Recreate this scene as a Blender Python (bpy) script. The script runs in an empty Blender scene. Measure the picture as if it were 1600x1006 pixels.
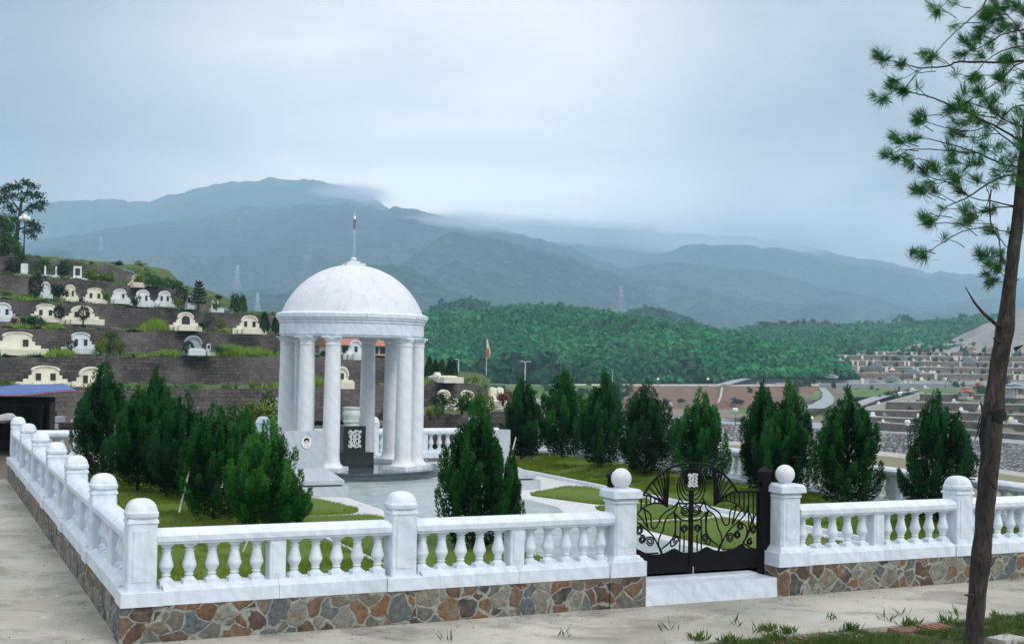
HAZE_D, HAZE_C, SUN_E, EXPO, ZENITH, LOWSKY, MIST_D, VB = .00031, (.54, .81, 1., 1), 1.5, .38, 1.75, 3.1, .013, 8   # air, sun, exposure, sky
import bpy, math, random
import numpy as np
from mathutils import Vector, Matrix
random.seed(7); RNG = np.random.default_rng(7)
R = math.radians
scene = bpy.context.scene
COL = scene.collection
# ------------------------------------------------------------------ camera model
FPX, YAW, PITCH, ROLL = 2000.0, .4342, .0305, .0184
CAM = np.array([-1.509, -9.593, 2.064])
FW = np.array([math.sin(YAW)*math.cos(PITCH), math.cos(YAW)*math.cos(PITCH), math.sin(PITCH)])
_r = np.array([math.cos(YAW), -math.sin(YAW), 0]); _u = np.cross(_r, FW)
RT = _r*math.cos(ROLL)+_u*math.sin(ROLL); UP = -_r*math.sin(ROLL)+_u*math.cos(ROLL)
def ray(px, py): return FW+RT*((px-800)/FPX)-UP*((py-503)/FPX)
def at(px, py, d): return CAM+ray(px, py)*d              # survey point: bearing, elevation, distance
def gz(px, py, z):
    v = ray(px, py); return CAM+v*((z-CAM[2])/v[2])
def on_y(px, Y, py=640):
    v = ray(px, py); return CAM+v*((Y-CAM[1])/v[1])
def on_x(px, X, py=640):
    v = ray(px, py); return CAM+v*((X-CAM[0])/v[0])
def depth(p): return float((np.array(p, float)-CAM)@FW)
def pix(p):
    d = np.array(p, float)-CAM; z = d@FW
    return 800+FPX*(d@RT)/z, 503-FPX*(d@UP)/z
cam = bpy.data.cameras.new('camera'); camo = bpy.data.objects.new('camera', cam); COL.objects.link(camo)
cam.sensor_width = 36; cam.lens = FPX/1600*36; cam.clip_start = .1; cam.clip_end = 60000
camo.matrix_world = Matrix(((RT[0], UP[0], -FW[0], CAM[0]), (RT[1], UP[1], -FW[1], CAM[1]), (RT[2], UP[2], -FW[2], CAM[2]), (0, 0, 0, 1)))
scene.camera = camo
# ------------------------------------------------------------------ materials
class NT:
    def __init__(s, name):
        s.m = bpy.data.materials.new(name); s.m.use_nodes = True; s.t = s.m.node_tree
        s.b = s.t.nodes['Principled BSDF']; s.g = s.n('ShaderNodeNewGeometry'); s.pos = s.g.outputs['Position']
        s.b.inputs['Specular IOR Level'].default_value = .3
    def n(s, k, **kw):
        o = s.t.nodes.new(k)
        for a, v in kw.items():
            if a in o.inputs: o.inputs[a].default_value = v
            else: setattr(o, a, v)
        return o
    def l(s, a, b): s.t.links.new(a, b)
    def map(s, scale=(1, 1, 1), rot=(0, 0, 0), src=None):
        o = s.n('ShaderNodeMapping'); o.inputs['Scale'].default_value = scale; o.inputs['Rotation'].default_value = rot
        s.l(src or s.pos, o.inputs['Vector']); return o.outputs['Vector']
    def noise(s, scale, detail=5, rough=.55, vec=None, dist=0):
        o = s.n('ShaderNodeTexNoise'); o.inputs['Scale'].default_value = scale; o.inputs['Detail'].default_value = detail
        o.inputs['Roughness'].default_value = rough; o.inputs['Distortion'].default_value = dist
        s.l(vec or s.pos, o.inputs['Vector']); return o.outputs['Fac']
    def ramp(s, fac, stops, interp='LINEAR'):
        o = s.n('ShaderNodeValToRGB'); cr = o.color_ramp; cr.interpolation = interp
        while len(cr.elements) < len(stops): cr.elements.new(.5)
        for e, (p, c) in zip(cr.elements, stops):
            e.position = p; e.color = (*c, 1) if not isinstance(c, (int, float)) else (c, c, c, 1)
        s.l(fac, o.inputs['Fac']); return o.outputs['Color']
    def mix(s, fac, a, b, mode='MIX'):
        o = s.n('ShaderNodeMix', data_type='RGBA', blend_type=mode)
        for v, i in ((fac, 0), (a, 6), (b, 7)):
            if isinstance(v, (int, float)): o.inputs[i].default_value = v
            elif isinstance(v, tuple): o.inputs[i].default_value = (*v, 1)
            else: s.l(v, o.inputs[i])
        return o.outputs[2]
    def bump(s, h, strength=.3, dist=.01):
        o = s.n('ShaderNodeBump'); o.inputs['Strength'].default_value = strength; o.inputs['Distance'].default_value = dist
        s.l(h, o.inputs['Height']); s.l(o.outputs['Normal'], s.b.inputs['Normal'])
    def col(s, c): 
        if isinstance(c, tuple): s.b.inputs['Base Color'].default_value = (*c, 1)
        else: s.l(c, s.b.inputs['Base Color'])
    def rough(s, v): s.b.inputs['Roughness'].default_value = v
MAT = {}
def simple(name, c1, c2=None, scale=6., rough=.75, bump=.0, detail=6, metal=0, dist=.01, lo=.3, hi=.7, stretch=(1, 1, 1), spec=.3):
    s = NT(name); c2 = c2 or c1; v = s.map(stretch)
    f = s.noise(scale, detail, vec=v)
    s.col(s.ramp(f, [(lo, c1), (hi, c2)])); s.rough(rough); s.b.inputs['Metallic'].default_value = metal
    s.b.inputs['Specular IOR Level'].default_value = spec
    if bump: s.bump(f, bump, dist)
    MAT[name] = s.m; return s.m
def two_scale(name, stops, s1, s2, rough=.85, bump=.4, dist=.02, stretch=(1, 1, 1), mixf=.5):
    s = NT(name); v = s.map(stretch); a = s.noise(s1, 4, vec=v); b = s.noise(s2, 6, .65, vec=v)
    m = s.n('ShaderNodeMix'); m.inputs[0].default_value = mixf; s.l(a, m.inputs[2]); s.l(b, m.inputs[3])
    s.col(s.ramp(m.outputs[0], stops)); s.rough(rough); s.bump(b, bump, dist); MAT[name] = s.m; return s.m
def marble(name, base, vein, scale=2.2, rot=(.3, .7, .4), amount=.6, rough=.42, dirt=.25):
    s = NT(name); v = s.map((1, 1, 1), rot)
    w = s.n('ShaderNodeTexWave'); w.inputs['Scale'].default_value = scale; w.inputs['Distortion'].default_value = 9
    w.inputs['Detail'].default_value = 5; w.inputs['Detail Scale'].default_value = 1.6; s.l(v, w.inputs['Vector'])
    c = s.ramp(w.outputs['Fac'], [(0, vein), (.35, tuple(x*.5+y*.5 for x, y in zip(base, vein))), (.75, base)])
    c = s.mix(amount, base, c)
    d = s.noise(3.1, 7, .65); c2 = s.ramp(d, [(.32, (.60, .63, .64)), (.56, (1, 1, 1))])
    c = s.mix(dirt, c, s.mix(1., c, c2, 'MULTIPLY'))
    k = s.noise(1., 5, .6, vec=s.map((11, 11, 1.3))); c = s.mix(s.ramp(k, [(.52, 0.), (.72, dirt*1.5)]), c, tuple(x*.62 for x in base))
    g2 = s.noise(6.5, 6, .7); c = s.mix(s.ramp(g2, [(.60, 0.), (.74, dirt*1.6)]), c, tuple(x*f_ for x, f_ in zip(base, (.62, .62, .58))))
    f = s.noise(42, 3); c = s.mix(.16, c, s.mix(1., c, s.ramp(f, [(.35, .6), (.6, 1.)]), 'MULTIPLY'))
    s.col(c); s.rough(rough); s.bump(f, .08, .004); MAT[name] = s.m
def stone_mosaic(name):
    s = NT(name); wob = s.n('ShaderNodeTexNoise'); wob.inputs['Scale'].default_value = 5.; wob.inputs['Detail'].default_value = 3; s.l(s.pos, wob.inputs['Vector'])
    vm = s.mix(.14, s.pos, wob.outputs['Color'])
    a = s.n('ShaderNodeTexVoronoi', feature='F1'); e = s.n('ShaderNodeTexVoronoi', feature='DISTANCE_TO_EDGE')
    for o in (a, e): o.inputs['Scale'].default_value = 8.3; o.inputs['Randomness'].default_value = 1.; s.l(vm, o.inputs['Vector'])
    sep = s.n('ShaderNodeSeparateColor'); s.l(a.outputs['Color'], sep.inputs[0])
    stone = s.ramp(sep.outputs[0], [(0, (.12, .125, .108)), (.13, (.20, .19, .15)), (.25, (.085, .055, .042)), (.37, (.19, .10, .050)),
        (.47, (.095, .115, .118)), (.57, (.15, .095, .062)), (.67, (.21, .205, .165)), (.76, (.055, .052, .052)), (.84, (.13, .072, .046)), (.93, (.15, .135, .10))], 'CONSTANT')
    blot = s.noise(7, 5, .65, dist=.6); stone = s.mix(s.ramp(blot, [(.46, 0.), (.66, .8)]), stone, s.ramp(s.noise(3.3, 2), [(.4, (.17, .18, .16)), (.55, (.16, .085, .045)), (.7, (.12, .13, .13))]))
    st = s.noise(22, 8, .75); stone = s.mix(.85, stone, s.mix(1., stone, s.ramp(st, [(.28, .25), (.70, 1.7)]), 'MULTIPLY'))
    ed = s.n('ShaderNodeMath', operation='ADD'); s.l(e.outputs['Distance'], ed.inputs[0])
    nn = s.noise(9, 4, .6); m2 = s.n('ShaderNodeMath', operation='MULTIPLY_ADD'); s.l(nn, m2.inputs[0]); m2.inputs[1].default_value = .30; m2.inputs[2].default_value = -.165; s.l(m2.outputs[0], ed.inputs[1])
    edge = s.ramp(ed.outputs[0], [(.015, 0.), (.055, 1.)])
    mort = s.ramp(s.noise(14, 6, .65), [(.3, (.19, .195, .17)), (.7, (.36, .36, .32))])
    s.col(s.mix(edge, mort, stone)); s.rough(.8)
    hh = s.mix(.35, s.ramp(ed.outputs[0], [(.0, .0), (.09, 1.)]), st); s.bump(hh, .6, .02); MAT[name] = s.m
def wall_mat(name, c1, c2, c3, bs=.35, wet=.5):
    s = NT(name)
    sep = s.n('ShaderNodeSeparateXYZ'); s.l(s.pos, sep.inputs[0])
    cm = s.n('ShaderNodeCombineXYZ'); mm = s.n('ShaderNodeMath', operation='MULTIPLY_ADD'); s.l(sep.outputs[1], mm.inputs[0]); mm.inputs[1].default_value = -.45; s.l(sep.outputs[0], mm.inputs[2])
    s.l(mm.outputs[0], cm.inputs[0]); s.l(sep.outputs[2], cm.inputs[1])
    b = s.n('ShaderNodeTexBrick'); s.l(cm.outputs[0], b.inputs['Vector'])
    b.inputs['Scale'].default_value = 1/bs; b.inputs['Mortar Size'].default_value = .05; b.inputs['Brick Width'].default_value = 1.0; b.inputs['Row Height'].default_value = .45
    b.inputs['Color1'].default_value = (*c1, 1); b.inputs['Color2'].default_value = (*c2, 1); b.inputs['Mortar'].default_value = (*[x*.28 for x in c1], 1)
    v = s.map((.5, .5, .12)); f = s.noise(1.6, 6, .65, vec=v); f2 = s.noise(.35, 4)
    c = s.mix(s.ramp(f, [(.42, 0.), (.66, .6)]), b.outputs['Color'], c3)
    c = s.mix(s.ramp(f2, [(.46, 0.), (.66, .5)]), c, (.17, .148, .138))
    f3 = s.noise(6, 6, .7); c = s.mix(.6, c, s.mix(1., c, s.ramp(f3, [(.3, .25), (.7, 1.6)]), 'MULTIPLY'))
    s.col(c); s.rough(.92); s.bump(f3, .5, .06); MAT[name] = s.m
def foliage_mat(name, dark, mid, light, scale=3., tone=False):
    s = NT(name); oi = s.n('ShaderNodeObjectInfo')
    f = s.noise(scale, 3); f2 = s.noise(scale*9, 2)
    m = s.n('ShaderNodeMix'); m.inputs[0].default_value = .45; s.l(f, m.inputs[2]); s.l(f2, m.inputs[3])
    fac = m.outputs[0]
    if tone:                                              # lit look of the shoot tips painted into the leaf colour
        at_ = s.n('ShaderNodeAttribute'); at_.attribute_name = 'lit_tip'; ad = s.n('ShaderNodeMath', operation='MULTIPLY_ADD'); s.l(at_.outputs['Fac'], ad.inputs[0]); ad.inputs[1].default_value = .34; s.l(m.outputs[0], ad.inputs[2]); a2 = s.n('ShaderNodeMath', operation='SUBTRACT'); s.l(ad.outputs[0], a2.inputs[0]); a2.inputs[1].default_value = .17; fac = a2.outputs[0]
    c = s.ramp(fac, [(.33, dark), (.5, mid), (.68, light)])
    hs = s.n('ShaderNodeHueSaturation'); ma = s.n('ShaderNodeMapRange'); ma.inputs['To Min'].default_value = .8; ma.inputs['To Max'].default_value = 1.2
    s.l(oi.outputs['Random'], ma.inputs[0]); s.l(ma.outputs[0], hs.inputs['Value']); s.l(c, hs.inputs['Color'])
    s.col(hs.outputs[0]); s.rough(.7); s.b.inputs['Specular IOR Level'].default_value = .15
    tr = s.n('ShaderNodeBsdfTranslucent'); s.l(hs.outputs[0], tr.inputs['Color']); mx = s.n('ShaderNodeMixShader'); mx.inputs[0].default_value = .22
    out = s.t.nodes['Material Output']; s.l(s.b.outputs[0], mx.inputs[1]); s.l(tr.outputs[0], mx.inputs[2]); s.l(mx.outputs[0], out.inputs['Surface'])
    MAT[name] = s.m
marble('marble', (.76, .82, .88), (.56, .63, .71), 2.6, amount=.38, dirt=.30)
marble('column marble', (.80, .82, .84), (.55, .60, .65), 2.4, (.35, .5, .9), .22, dirt=.10)
marble('dome marble', (.73, .75, .77), (.62, .65, .69), .9, (.2, .9, .4), .3, dirt=.22)
marble('grave granite', (.52, .56, .60), (.43, .47, .51), 3, amount=.4, rough=.35)
marble('path marble', (.66, .68, .68), (.55, .57, .58), 1.2, amount=.5, rough=.55)
stone_mosaic('stone mosaic')
wall_mat('terrace wall', (.098, .084, .076), (.034, .030, .028), (.052, .046, .042), .48)
wall_mat('far wall', (.185, .130, .108), (.13, .095, .08), (.21, .15, .12), .6)
wall_mat('hut wall', (.035, .036, .037), (.022, .023, .024), (.05, .05, .05), .3)
def concrete_mat():
    s = NT('concrete'); a = s.noise(.5, 7, .62); b = s.noise(2.0, 8, .72, vec=s.map((.75, 1, 1), (0, 0, .12)), dist=.8); f = s.noise(70, 3)
    c = s.ramp(a, [(.33, (.26, .245, .205)), (.5, (.41, .395, .335)), (.66, (.53, .51, .44))])
    c = s.mix(s.ramp(b, [(.53, 0.), (.67, .7)]), c, (.16, .155, .145))
    b2 = s.noise(1.3, 6, .65, dist=1.4); c = s.mix(s.ramp(b2, [(.56, 0.), (.70, .55)]), c, (.33, .39, .33))
    b3 = s.noise(3.1, 6, .7, dist=.5); c = s.mix(s.ramp(b3, [(.58, 0.), (.72, .6)]), c, (.62, .60, .54))
    sp = s.noise(24, 5, .65); c = s.mix(s.ramp(sp, [(.64, 0.), (.70, .8)]), c, (.075, .07, .055))
    b4 = s.noise(.9, 5, .6, dist=1.); c = s.mix(s.ramp(b4, [(.57, 0.), (.66, .55)]), c, (.20, .185, .165))
    c = s.mix(.35, c, s.mix(1., c, s.ramp(f, [(.3, .45), (.6, 1.1)]), 'MULTIPLY'))
    s.col(c); s.rough(.85); s.bump(s.mix(.5, b, f), .3, .012); MAT['concrete'] = s.m
concrete_mat()
def slate_mat():
    s = NT('slate'); b = s.n('ShaderNodeTexBrick'); s.l(s.map((1, 1, 1), (0, 0, 0)), b.inputs['Vector'])
    b.inputs['Scale'].default_value = 2.0; b.inputs['Color1'].default_value = (.24, .32, .34, 1); b.inputs['Color2'].default_value = (.40, .48, .48, 1)
    b.inputs['Mortar'].default_value = (.44, .48, .48, 1); b.inputs['Mortar Size'].default_value = .02
    f = s.noise(5, 6, .65); c = s.mix(.7, b.outputs['Color'], s.mix(1., b.outputs['Color'], s.ramp(f, [(.3, .6), (.7, 1.25)]), 'MULTIPLY'))
    f2 = s.noise(1.7, 3); c = s.mix(s.ramp(f2, [(.5, 0.), (.7, .5)]), c, (.45, .49, .46))
    s.col(c); s.rough(.32); s.bump(f, .2, .004); MAT['slate'] = s.m
slate_mat()
simple('iron', (.0035, .0035, .004), (.007, .007, .008), 30, .55, spec=.16)
simple('emblem white', (.78, .79, .80), (.70, .71, .72), 20, .5)
simple('black granite', (.012, .016, .020), (.022, .027, .032), 40, .12, spec=.6)
simple('dark floor', (.055, .075, .085), (.085, .11, .12), 9, .10, spec=.6)
simple('steel', (.62, .65, .68), (.5, .53, .56), 5, .25, metal=1.)
simple('jade urn', (.58, .66, .62), (.68, .74, .70), 7, .3)
simple('cream plaster', (.66, .63, .51), (.80, .77, .65), 2.4, .85, .1)
simple('white plaster', (.58, .62, .63), (.72, .74, .74), 2.4, .8, .1)
simple('pink plaster', (.62, .50, .42), (.68, .60, .50), 2.4, .8, .1)
simple('grey plaster', (.25, .28, .31), (.34, .37, .40), 2.4, .8, .1)
simple('plaque', (.016, .018, .02), (.04, .042, .045), 8, .2, spec=.5)
simple('porcelain', (.80, .80, .80), None, 8, .25, spec=.5)
simple('portrait hair', (.02, .018, .018), None, 8, .4)
simple('portrait skin', (.62, .55, .50), None, 8, .4)
simple('lettering', (.72, .74, .75), None, 8, .5)
simple('terracotta', (.26, .085, .05), (.32, .15, .10), 5, .85)
simple('roof red', (.38, .13, .09), (.46, .20, .14), 3, .85)
simple('tarp blue', (.022, .085, .27), (.045, .15, .40), 3.5, .45, .5, dist=.05)
simple('tarp edge', (.55, .13, .17), (.6, .2, .2), 3.5, .6)
simple('dark timber', (.012, .012, .012), (.028, .026, .024), 6, .85)
simple('wood stake', (.52, .50, .45), (.66, .65, .60), 9, .8)
simple('rope pole', (.16, .14, .12), (.26, .23, .2), 9, .8)
simple('black net', (.012, .012, .013), (.03, .03, .03), 40, .9, .6)
simple('lamp metal', (.010, .018, .014), None, 9, .5)
simple('pale metal', (.55, .60, .62), None, 9, .5)
simple('lamp globe', (.82, .83, .82), None, 9, .35)
simple('brick red', (.20, .095, .075), (.27, .17, .14), 9, .95, .5)
simple('rock', (.30, .30, .30), (.48, .47, .46), 5, .9, .6)
simple('water', (.20, .17, .13), (.24, .21, .17), .1, .25)
two_scale('soil', [(.3, (.075, .07, .045)), (.5, (.12, .105, .07)), (.7, (.16, .15, .11))], 1.3, 17)
two_scale('turf', [(.3, (.05, .10, .008)), (.5, (.09, .15, .014)), (.7, (.14, .19, .03))], .8, 30)
two_scale('terrace soil', [(.3, (.035, .075, .015)), (.5, (.065, .11, .022)), (.7, (.13, .12, .07))], .12, 2.2, bump=.5, dist=.1)
two_scale('olive bank', [(.3, (.15, .15, .07)), (.5, (.20, .19, .10)), (.7, (.25, .23, .14))], .03, .6)
two_scale('red earth', [(.30, (.12, .060, .042)), (.46, (.19, .105, .072)), (.56, (.16, .115, .085)), (.63, (.07, .10, .04)), (.72, (.17, .125, .09))], .05, .4, bump=.8, dist=.5)
two_scale('mud', [(.3, (.15, .12, .095)), (.5, (.19, .16, .125)), (.7, (.22, .19, .15))], .02, .4)
two_scale('grey scree', [(.3, (.14, .135, .135)), (.48, (.25, .24, .235)), (.6, (.30, .28, .27)), (.72, (.24, .17, .13))], .02, .25, bump=.8, dist=1)
two_scale('far grass', [(.3, (.05, .11, .025)), (.5, (.085, .16, .035)), (.7, (.16, .17, .09))], .03, .5)
two_scale('far plots', [(.32, (.045, .095, .03)), (.46, (.08, .13, .045)), (.54, (.17, .14, .10)), (.62, (.24, .19, .15)), (.72, (.34, .31, .27))], .06, .8)
simple('asphalt', (.27, .30, .32), (.33, .36, .37), .5, .9)
simple('pale concrete', (.38, .36, .33), (.50, .48, .44), .8, .85)
def riprap_mat():
    s = NT('riprap'); a = s.n('ShaderNodeTexVoronoi', feature='F1'); a.inputs['Scale'].default_value = 1.9; s.l(s.map((1, 1, 1.7)), a.inputs['Vector'])
    sep = s.n('ShaderNodeSeparateColor'); s.l(a.outputs['Color'], sep.inputs[0])
    c = s.ramp(sep.outputs[0], [(0, (.09, .09, .09)), (.5, (.22, .22, .215)), (1, (.44, .43, .41))])
    c = s.mix(s.ramp(a.outputs['Distance'], [(.36, 0.), (.6, .85)]), c, (.03, .03, .03)); s.col(c); s.rough(.9); s.bump(a.outputs['Distance'], -.8, .3); MAT['riprap'] = s.m
riprap_mat()
def bark_mat():
    s = NT('bark'); v = s.map((1, 1, .22)); f = s.noise(28, 8, .7, vec=v, dist=1.1); g = s.noise(6, 4)
    c = s.ramp(f, [(.30, (.010, .009, .008)), (.5, (.046, .038, .033)), (.72, (.115, .096, .082))])
    c = s.mix(s.ramp(g, [(.5, 0.), (.75, .45)]), c, (.10, .092, .08)); s.col(c); s.rough(.95); s.bump(f, 1., .02); MAT['bark'] = s.m
bark_mat()
simple('twig', (.030, .026, .022), (.06, .05, .04), 40, .9)
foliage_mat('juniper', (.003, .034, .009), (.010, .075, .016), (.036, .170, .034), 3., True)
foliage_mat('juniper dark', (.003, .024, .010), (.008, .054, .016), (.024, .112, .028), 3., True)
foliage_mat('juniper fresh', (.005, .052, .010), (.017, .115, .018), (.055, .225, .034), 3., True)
foliage_mat('pine needles', (.012, .065, .016), (.040, .155, .030), (.12, .28, .05), 7.)
foliage_mat('lawn grass', (.080, .140, .008), (.155, .230, .018), (.27, .33, .045), 1.6)
foliage_mat('bright grass', (.10, .19, .015), (.17, .29, .03), (.27, .37, .06), 1.2)
foliage_mat('weeds', (.035, .075, .015), (.08, .14, .03), (.17, .21, .06), 6)
foliage_mat('bush green', (.018, .060, .014), (.045, .12, .025), (.10, .19, .04), 1.4)
foliage_mat('bush dark', (.008, .026, .010), (.018, .050, .016), (.035, .085, .025), 1.4)
foliage_mat('bush yellow', (.07, .13, .02), (.14, .20, .03), (.24, .27, .06), 1.4)
foliage_mat('bush red', (.10, .025, .025), (.20, .05, .05), (.28, .09, .08), 1.4)
foliage_mat('forest', (.005, .070, .030), (.014, .150, .055), (.055, .26, .085), .035)
foliage_mat('forest dark', (.005, .050, .028), (.010, .085, .042), (.022, .13, .055), .05)
foliage_mat('forest near', (.005, .055, .020), (.014, .120, .036), (.045, .21, .060), .05)
def mountain_mat(name, c1, c2, c3):
    s = NT(name); a = s.noise(.0035, 8, .62); b = s.noise(.030, 5, .7, vec=s.map((1, 1, 2.2))); v = s.n('ShaderNodeTexVoronoi'); v.inputs['Scale'].default_value = .06; s.l(s.map((1, 1, 1.6)), v.inputs['Vector'])
    m = s.n('ShaderNodeMix'); m.inputs[0].default_value = .42; s.l(a, m.inputs[2]); s.l(b, m.inputs[3])
    c = s.ramp(m.outputs[0], [(.36, c1), (.5, c2), (.64, c3)]); c = s.mix(.75, c, s.mix(1., c, s.ramp(v.outputs['Distance'], [(.1, 1.35), (.75, .25)]), 'MULTIPLY'))
    s.col(c); s.rough(1); s.b.inputs['Specular IOR Level'].default_value = 0; s.bump(s.mix(.5, b, v.outputs['Distance']), 1., 14); MAT[name] = s.m
mountain_mat('mountain forest', (.004, .020, .016), (.020, .062, .040), (.085, .165, .085))
mountain_mat('mountain meadow', (.008, .030, .022), (.04, .10, .055), (.15, .25, .12))
# ------------------------------------------------------------------ mesh helpers
class MB:
    def __init__(s): s.v = []; s.f = []
    def add(s, vs, fs):
        o = len(s.v); s.v += [tuple(map(float, p)) for p in vs]; s.f += [tuple(i+o for i in f) for f in fs]; return s
    def box(s, x0, x1, y0, y1, z0, z1, tap=0, ch=0):
        if ch:
            pr = [(x0+ch, y0), (x1-ch, y0), (x1, y0+ch), (x1, y1-ch), (x1-ch, y1), (x0+ch, y1), (x0, y1-ch), (x0, y0+ch)]
            return s.prism(pr, z0, z1)
        t = tap
        v = [(x0, y0, z0), (x1, y0, z0), (x1, y1, z0), (x0, y1, z0), (x0+t, y0+t, z1), (x1-t, y0+t, z1), (x1-t, y1-t, z1), (x0+t, y1-t, z1)]
        return s.add(v, [(3, 2, 1, 0), (4, 5, 6, 7), (0, 1, 5, 4), (1, 2, 6, 5), (2, 3, 7, 6), (3, 0, 4, 7)])
    def prism(s, poly, z0, z1, axis='z', o=(0, 0, 0)):
        n = len(poly)
        def P(a, b, c):
            p = (a, b, c) if axis == 'z' else ((a, c, b) if axis == 'y' else (c, a, b))
            return (p[0]+o[0], p[1]+o[1], p[2]+o[2])
        v = [P(a, b, z0) for a, b in poly]+[P(a, b, z1) for a, b in poly]
        f = [tuple(range(n))[::-1], tuple(range(n, 2*n))]+[(i, (i+1) % n, n+(i+1) % n, n+i) for i in range(n)]
        return s.add(v, f)
    def lathe(s, prof, c=(0, 0, 0), seg=16, sq=False):
        v = []; f = []; n = len(prof)
        for r, z in prof:
            for k in range(seg):
                a = 2*math.pi*k/seg+(math.pi/4 if sq else 0)
                v.append((c[0]+r*math.cos(a), c[1]+r*math.sin(a), c[2]+z))
        for i in range(n-1):
            for k in range(seg):
                k2 = (k+1) % seg; f.append((i*seg+k, i*seg+k2, (i+1)*seg+k2, (i+1)*seg+k))
        f.append(tuple(range(seg))[::-1]); f.append(tuple((n-1)*seg+k for k in range(seg)))
        return s.add(v, f)
    def tube(s, pts, rad, seg=6, cap=True):
        pts = [np.array(p, float) for p in pts]; n = len(pts)
        if not hasattr(rad, '__len__'): rad = [rad]*n
        v = []; f = []; prev = None
        for i in range(n):
            t = pts[min(i+1, n-1)]-pts[max(i-1, 0)]; L = np.linalg.norm(t); t = t/L if L > 1e-9 else np.array([0, 0, 1.])
            if prev is None:
                a = np.array([0, 0, 1.]) if abs(t[2]) < .9 else np.array([1., 0, 0])
            else: a = prev
            x = a-t*(a@t); x /= max(np.linalg.norm(x), 1e-9); prev = x; y = np.cross(t, x)
            for k in range(seg):
                q = 2*math.pi*k/seg; v.append(pts[i]+(x*math.cos(q)+y*math.sin(q))*rad[i])
        for i in range(n-1):
            for k in range(seg):
                k2 = (k+1) % seg; f.append((i*seg+k, i*seg+k2, (i+1)*seg+k2, (i+1)*seg+k))
        if cap: f.append(tuple(range(seg))[::-1]); f.append(tuple((n-1)*seg+k for k in range(seg)))
        return s.add(v, f)
    def loft(s, rows):
        m = len(rows[0]); v = [p for r in rows for p in r]
        return s.add(v, [(i*m+j, i*m+j+1, (i+1)*m+j+1, (i+1)*m+j) for i in range(len(rows)-1) for j in range(m-1)])
    def mesh(s, name, smooth=False, mat=None):
        me = bpy.data.meshes.new(name); me.from_pydata(s.v, [], s.f); me.update()
        if mat: me.materials.append(MAT[mat])
        if smooth:
            me.shade_smooth()
            try: me.set_sharp_from_angle(angle=R(smooth if smooth > 1 else 40))
            except Exception: pass
        return me
    def build(s, name, mat, parent=None, smooth=False, loc=(0, 0, 0), rz=0):
        return link(name, s.mesh(name, smooth, mat), parent, loc, rz)
def link(name, me, parent=None, loc=(0, 0, 0), rz=0, scale=(1, 1, 1)):
    o = bpy.data.objects.new(name, me); COL.objects.link(o); o.location = loc; o.rotation_euler = (0, 0, rz); o.scale = scale
    if parent: o.parent = parent
    return o
def tag(o, label=None, cat=None, group=None, kind=None):
    if label: o['label'] = label
    if cat: o['category'] = cat
    if group: o['group'] = group
    if kind: o['kind'] = kind
    return o
def thing(name, label, cat, loc=(0, 0, 0), rz=0, group=None):
    o = bpy.data.objects.new(name, None); COL.objects.link(o); o.location = loc; o.rotation_euler = (0, 0, rz); o.empty_display_size = .2
    return tag(o, label, cat, group)
def copy_tree(o, parent=None):
    c = o.copy(); COL.objects.link(c); c.parent = parent
    for ch in [q for q in bpy.data.objects if q.parent == o]: copy_tree(ch, c)
    return c
def np_mesh(name, V, F, mat, smooth=False):
    me = bpy.data.meshes.new(name); V = np.asarray(V, np.float32); F = np.asarray(F, np.int32); k = F.shape[1]
    me.vertices.add(len(V)); me.vertices.foreach_set('co', V.ravel())
    me.loops.add(F.size); me.loops.foreach_set('vertex_index', F.ravel())
    me.polygons.add(len(F)); me.polygons.foreach_set('loop_start', np.arange(0, F.size, k, dtype=np.int32)); me.polygons.foreach_set('loop_total', np.full(len(F), k, np.int32))
    me.update(calc_edges=True); me.validate()
    me.materials.append(MAT[mat])
    if smooth: me.shade_smooth()
    return me
def unit(a): return a/np.maximum(np.linalg.norm(a, axis=-1, keepdims=True), 1e-9)
def leaf_arrays(P, D, L, W, bend=0.):
    """diamond leaves: base P, direction D, length L, width W"""
    n = len(P); D = unit(D); S = unit(np.cross(D, RNG.normal(size=(n, 3))))
    L = np.broadcast_to(np.asarray(L, float).reshape(-1, 1), (n, 1)); W = np.broadcast_to(np.asarray(W, float).reshape(-1, 1), (n, 1))
    V = np.stack([P, P+D*L*.5+S*W*.5, P+D*L, P+D*L*.5-S*W*.5], 1).reshape(-1, 3)
    return V, np.arange(4*n).reshape(-1, 4)
def blade_arrays(P, D, L, W):
    n = len(P); D = unit(D); S = unit(np.cross(D, np.stack([RNG.normal(size=n), RNG.normal(size=n), np.zeros(n)], 1)+1e-6))
    L = np.asarray(L).reshape(-1, 1); W = np.asarray(W).reshape(-1, 1)
    V = np.stack([P-S*W*.5, P+S*W*.5, P+D*L], 1).reshape(-1, 3)
    return V, np.arange(3*n).reshape(-1, 3)
def cat_arrays(lst):
    vs, fs, o = [], [], 0
    for v, f in lst: vs.append(v); fs.append(f+o); o += len(v)
    return np.concatenate(vs), np.concatenate(fs)
def interp(xs, ys, x): return float(np.interp(x, xs, ys))
def vnoise(x, seed=0):                                    # cheap 1-D fractal noise
    r = np.random.default_rng(seed); s = np.zeros_like(x, float)
    for o in range(6):
        k = 2.**o; t = r.normal(size=4096); i = np.floor(x*k).astype(int) % 4095; f = x*k-np.floor(x*k); f = f*f*(3-2*f)
        s += (t[i]*(1-f)+t[i+1]*f)/k**.9
    return s
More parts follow.
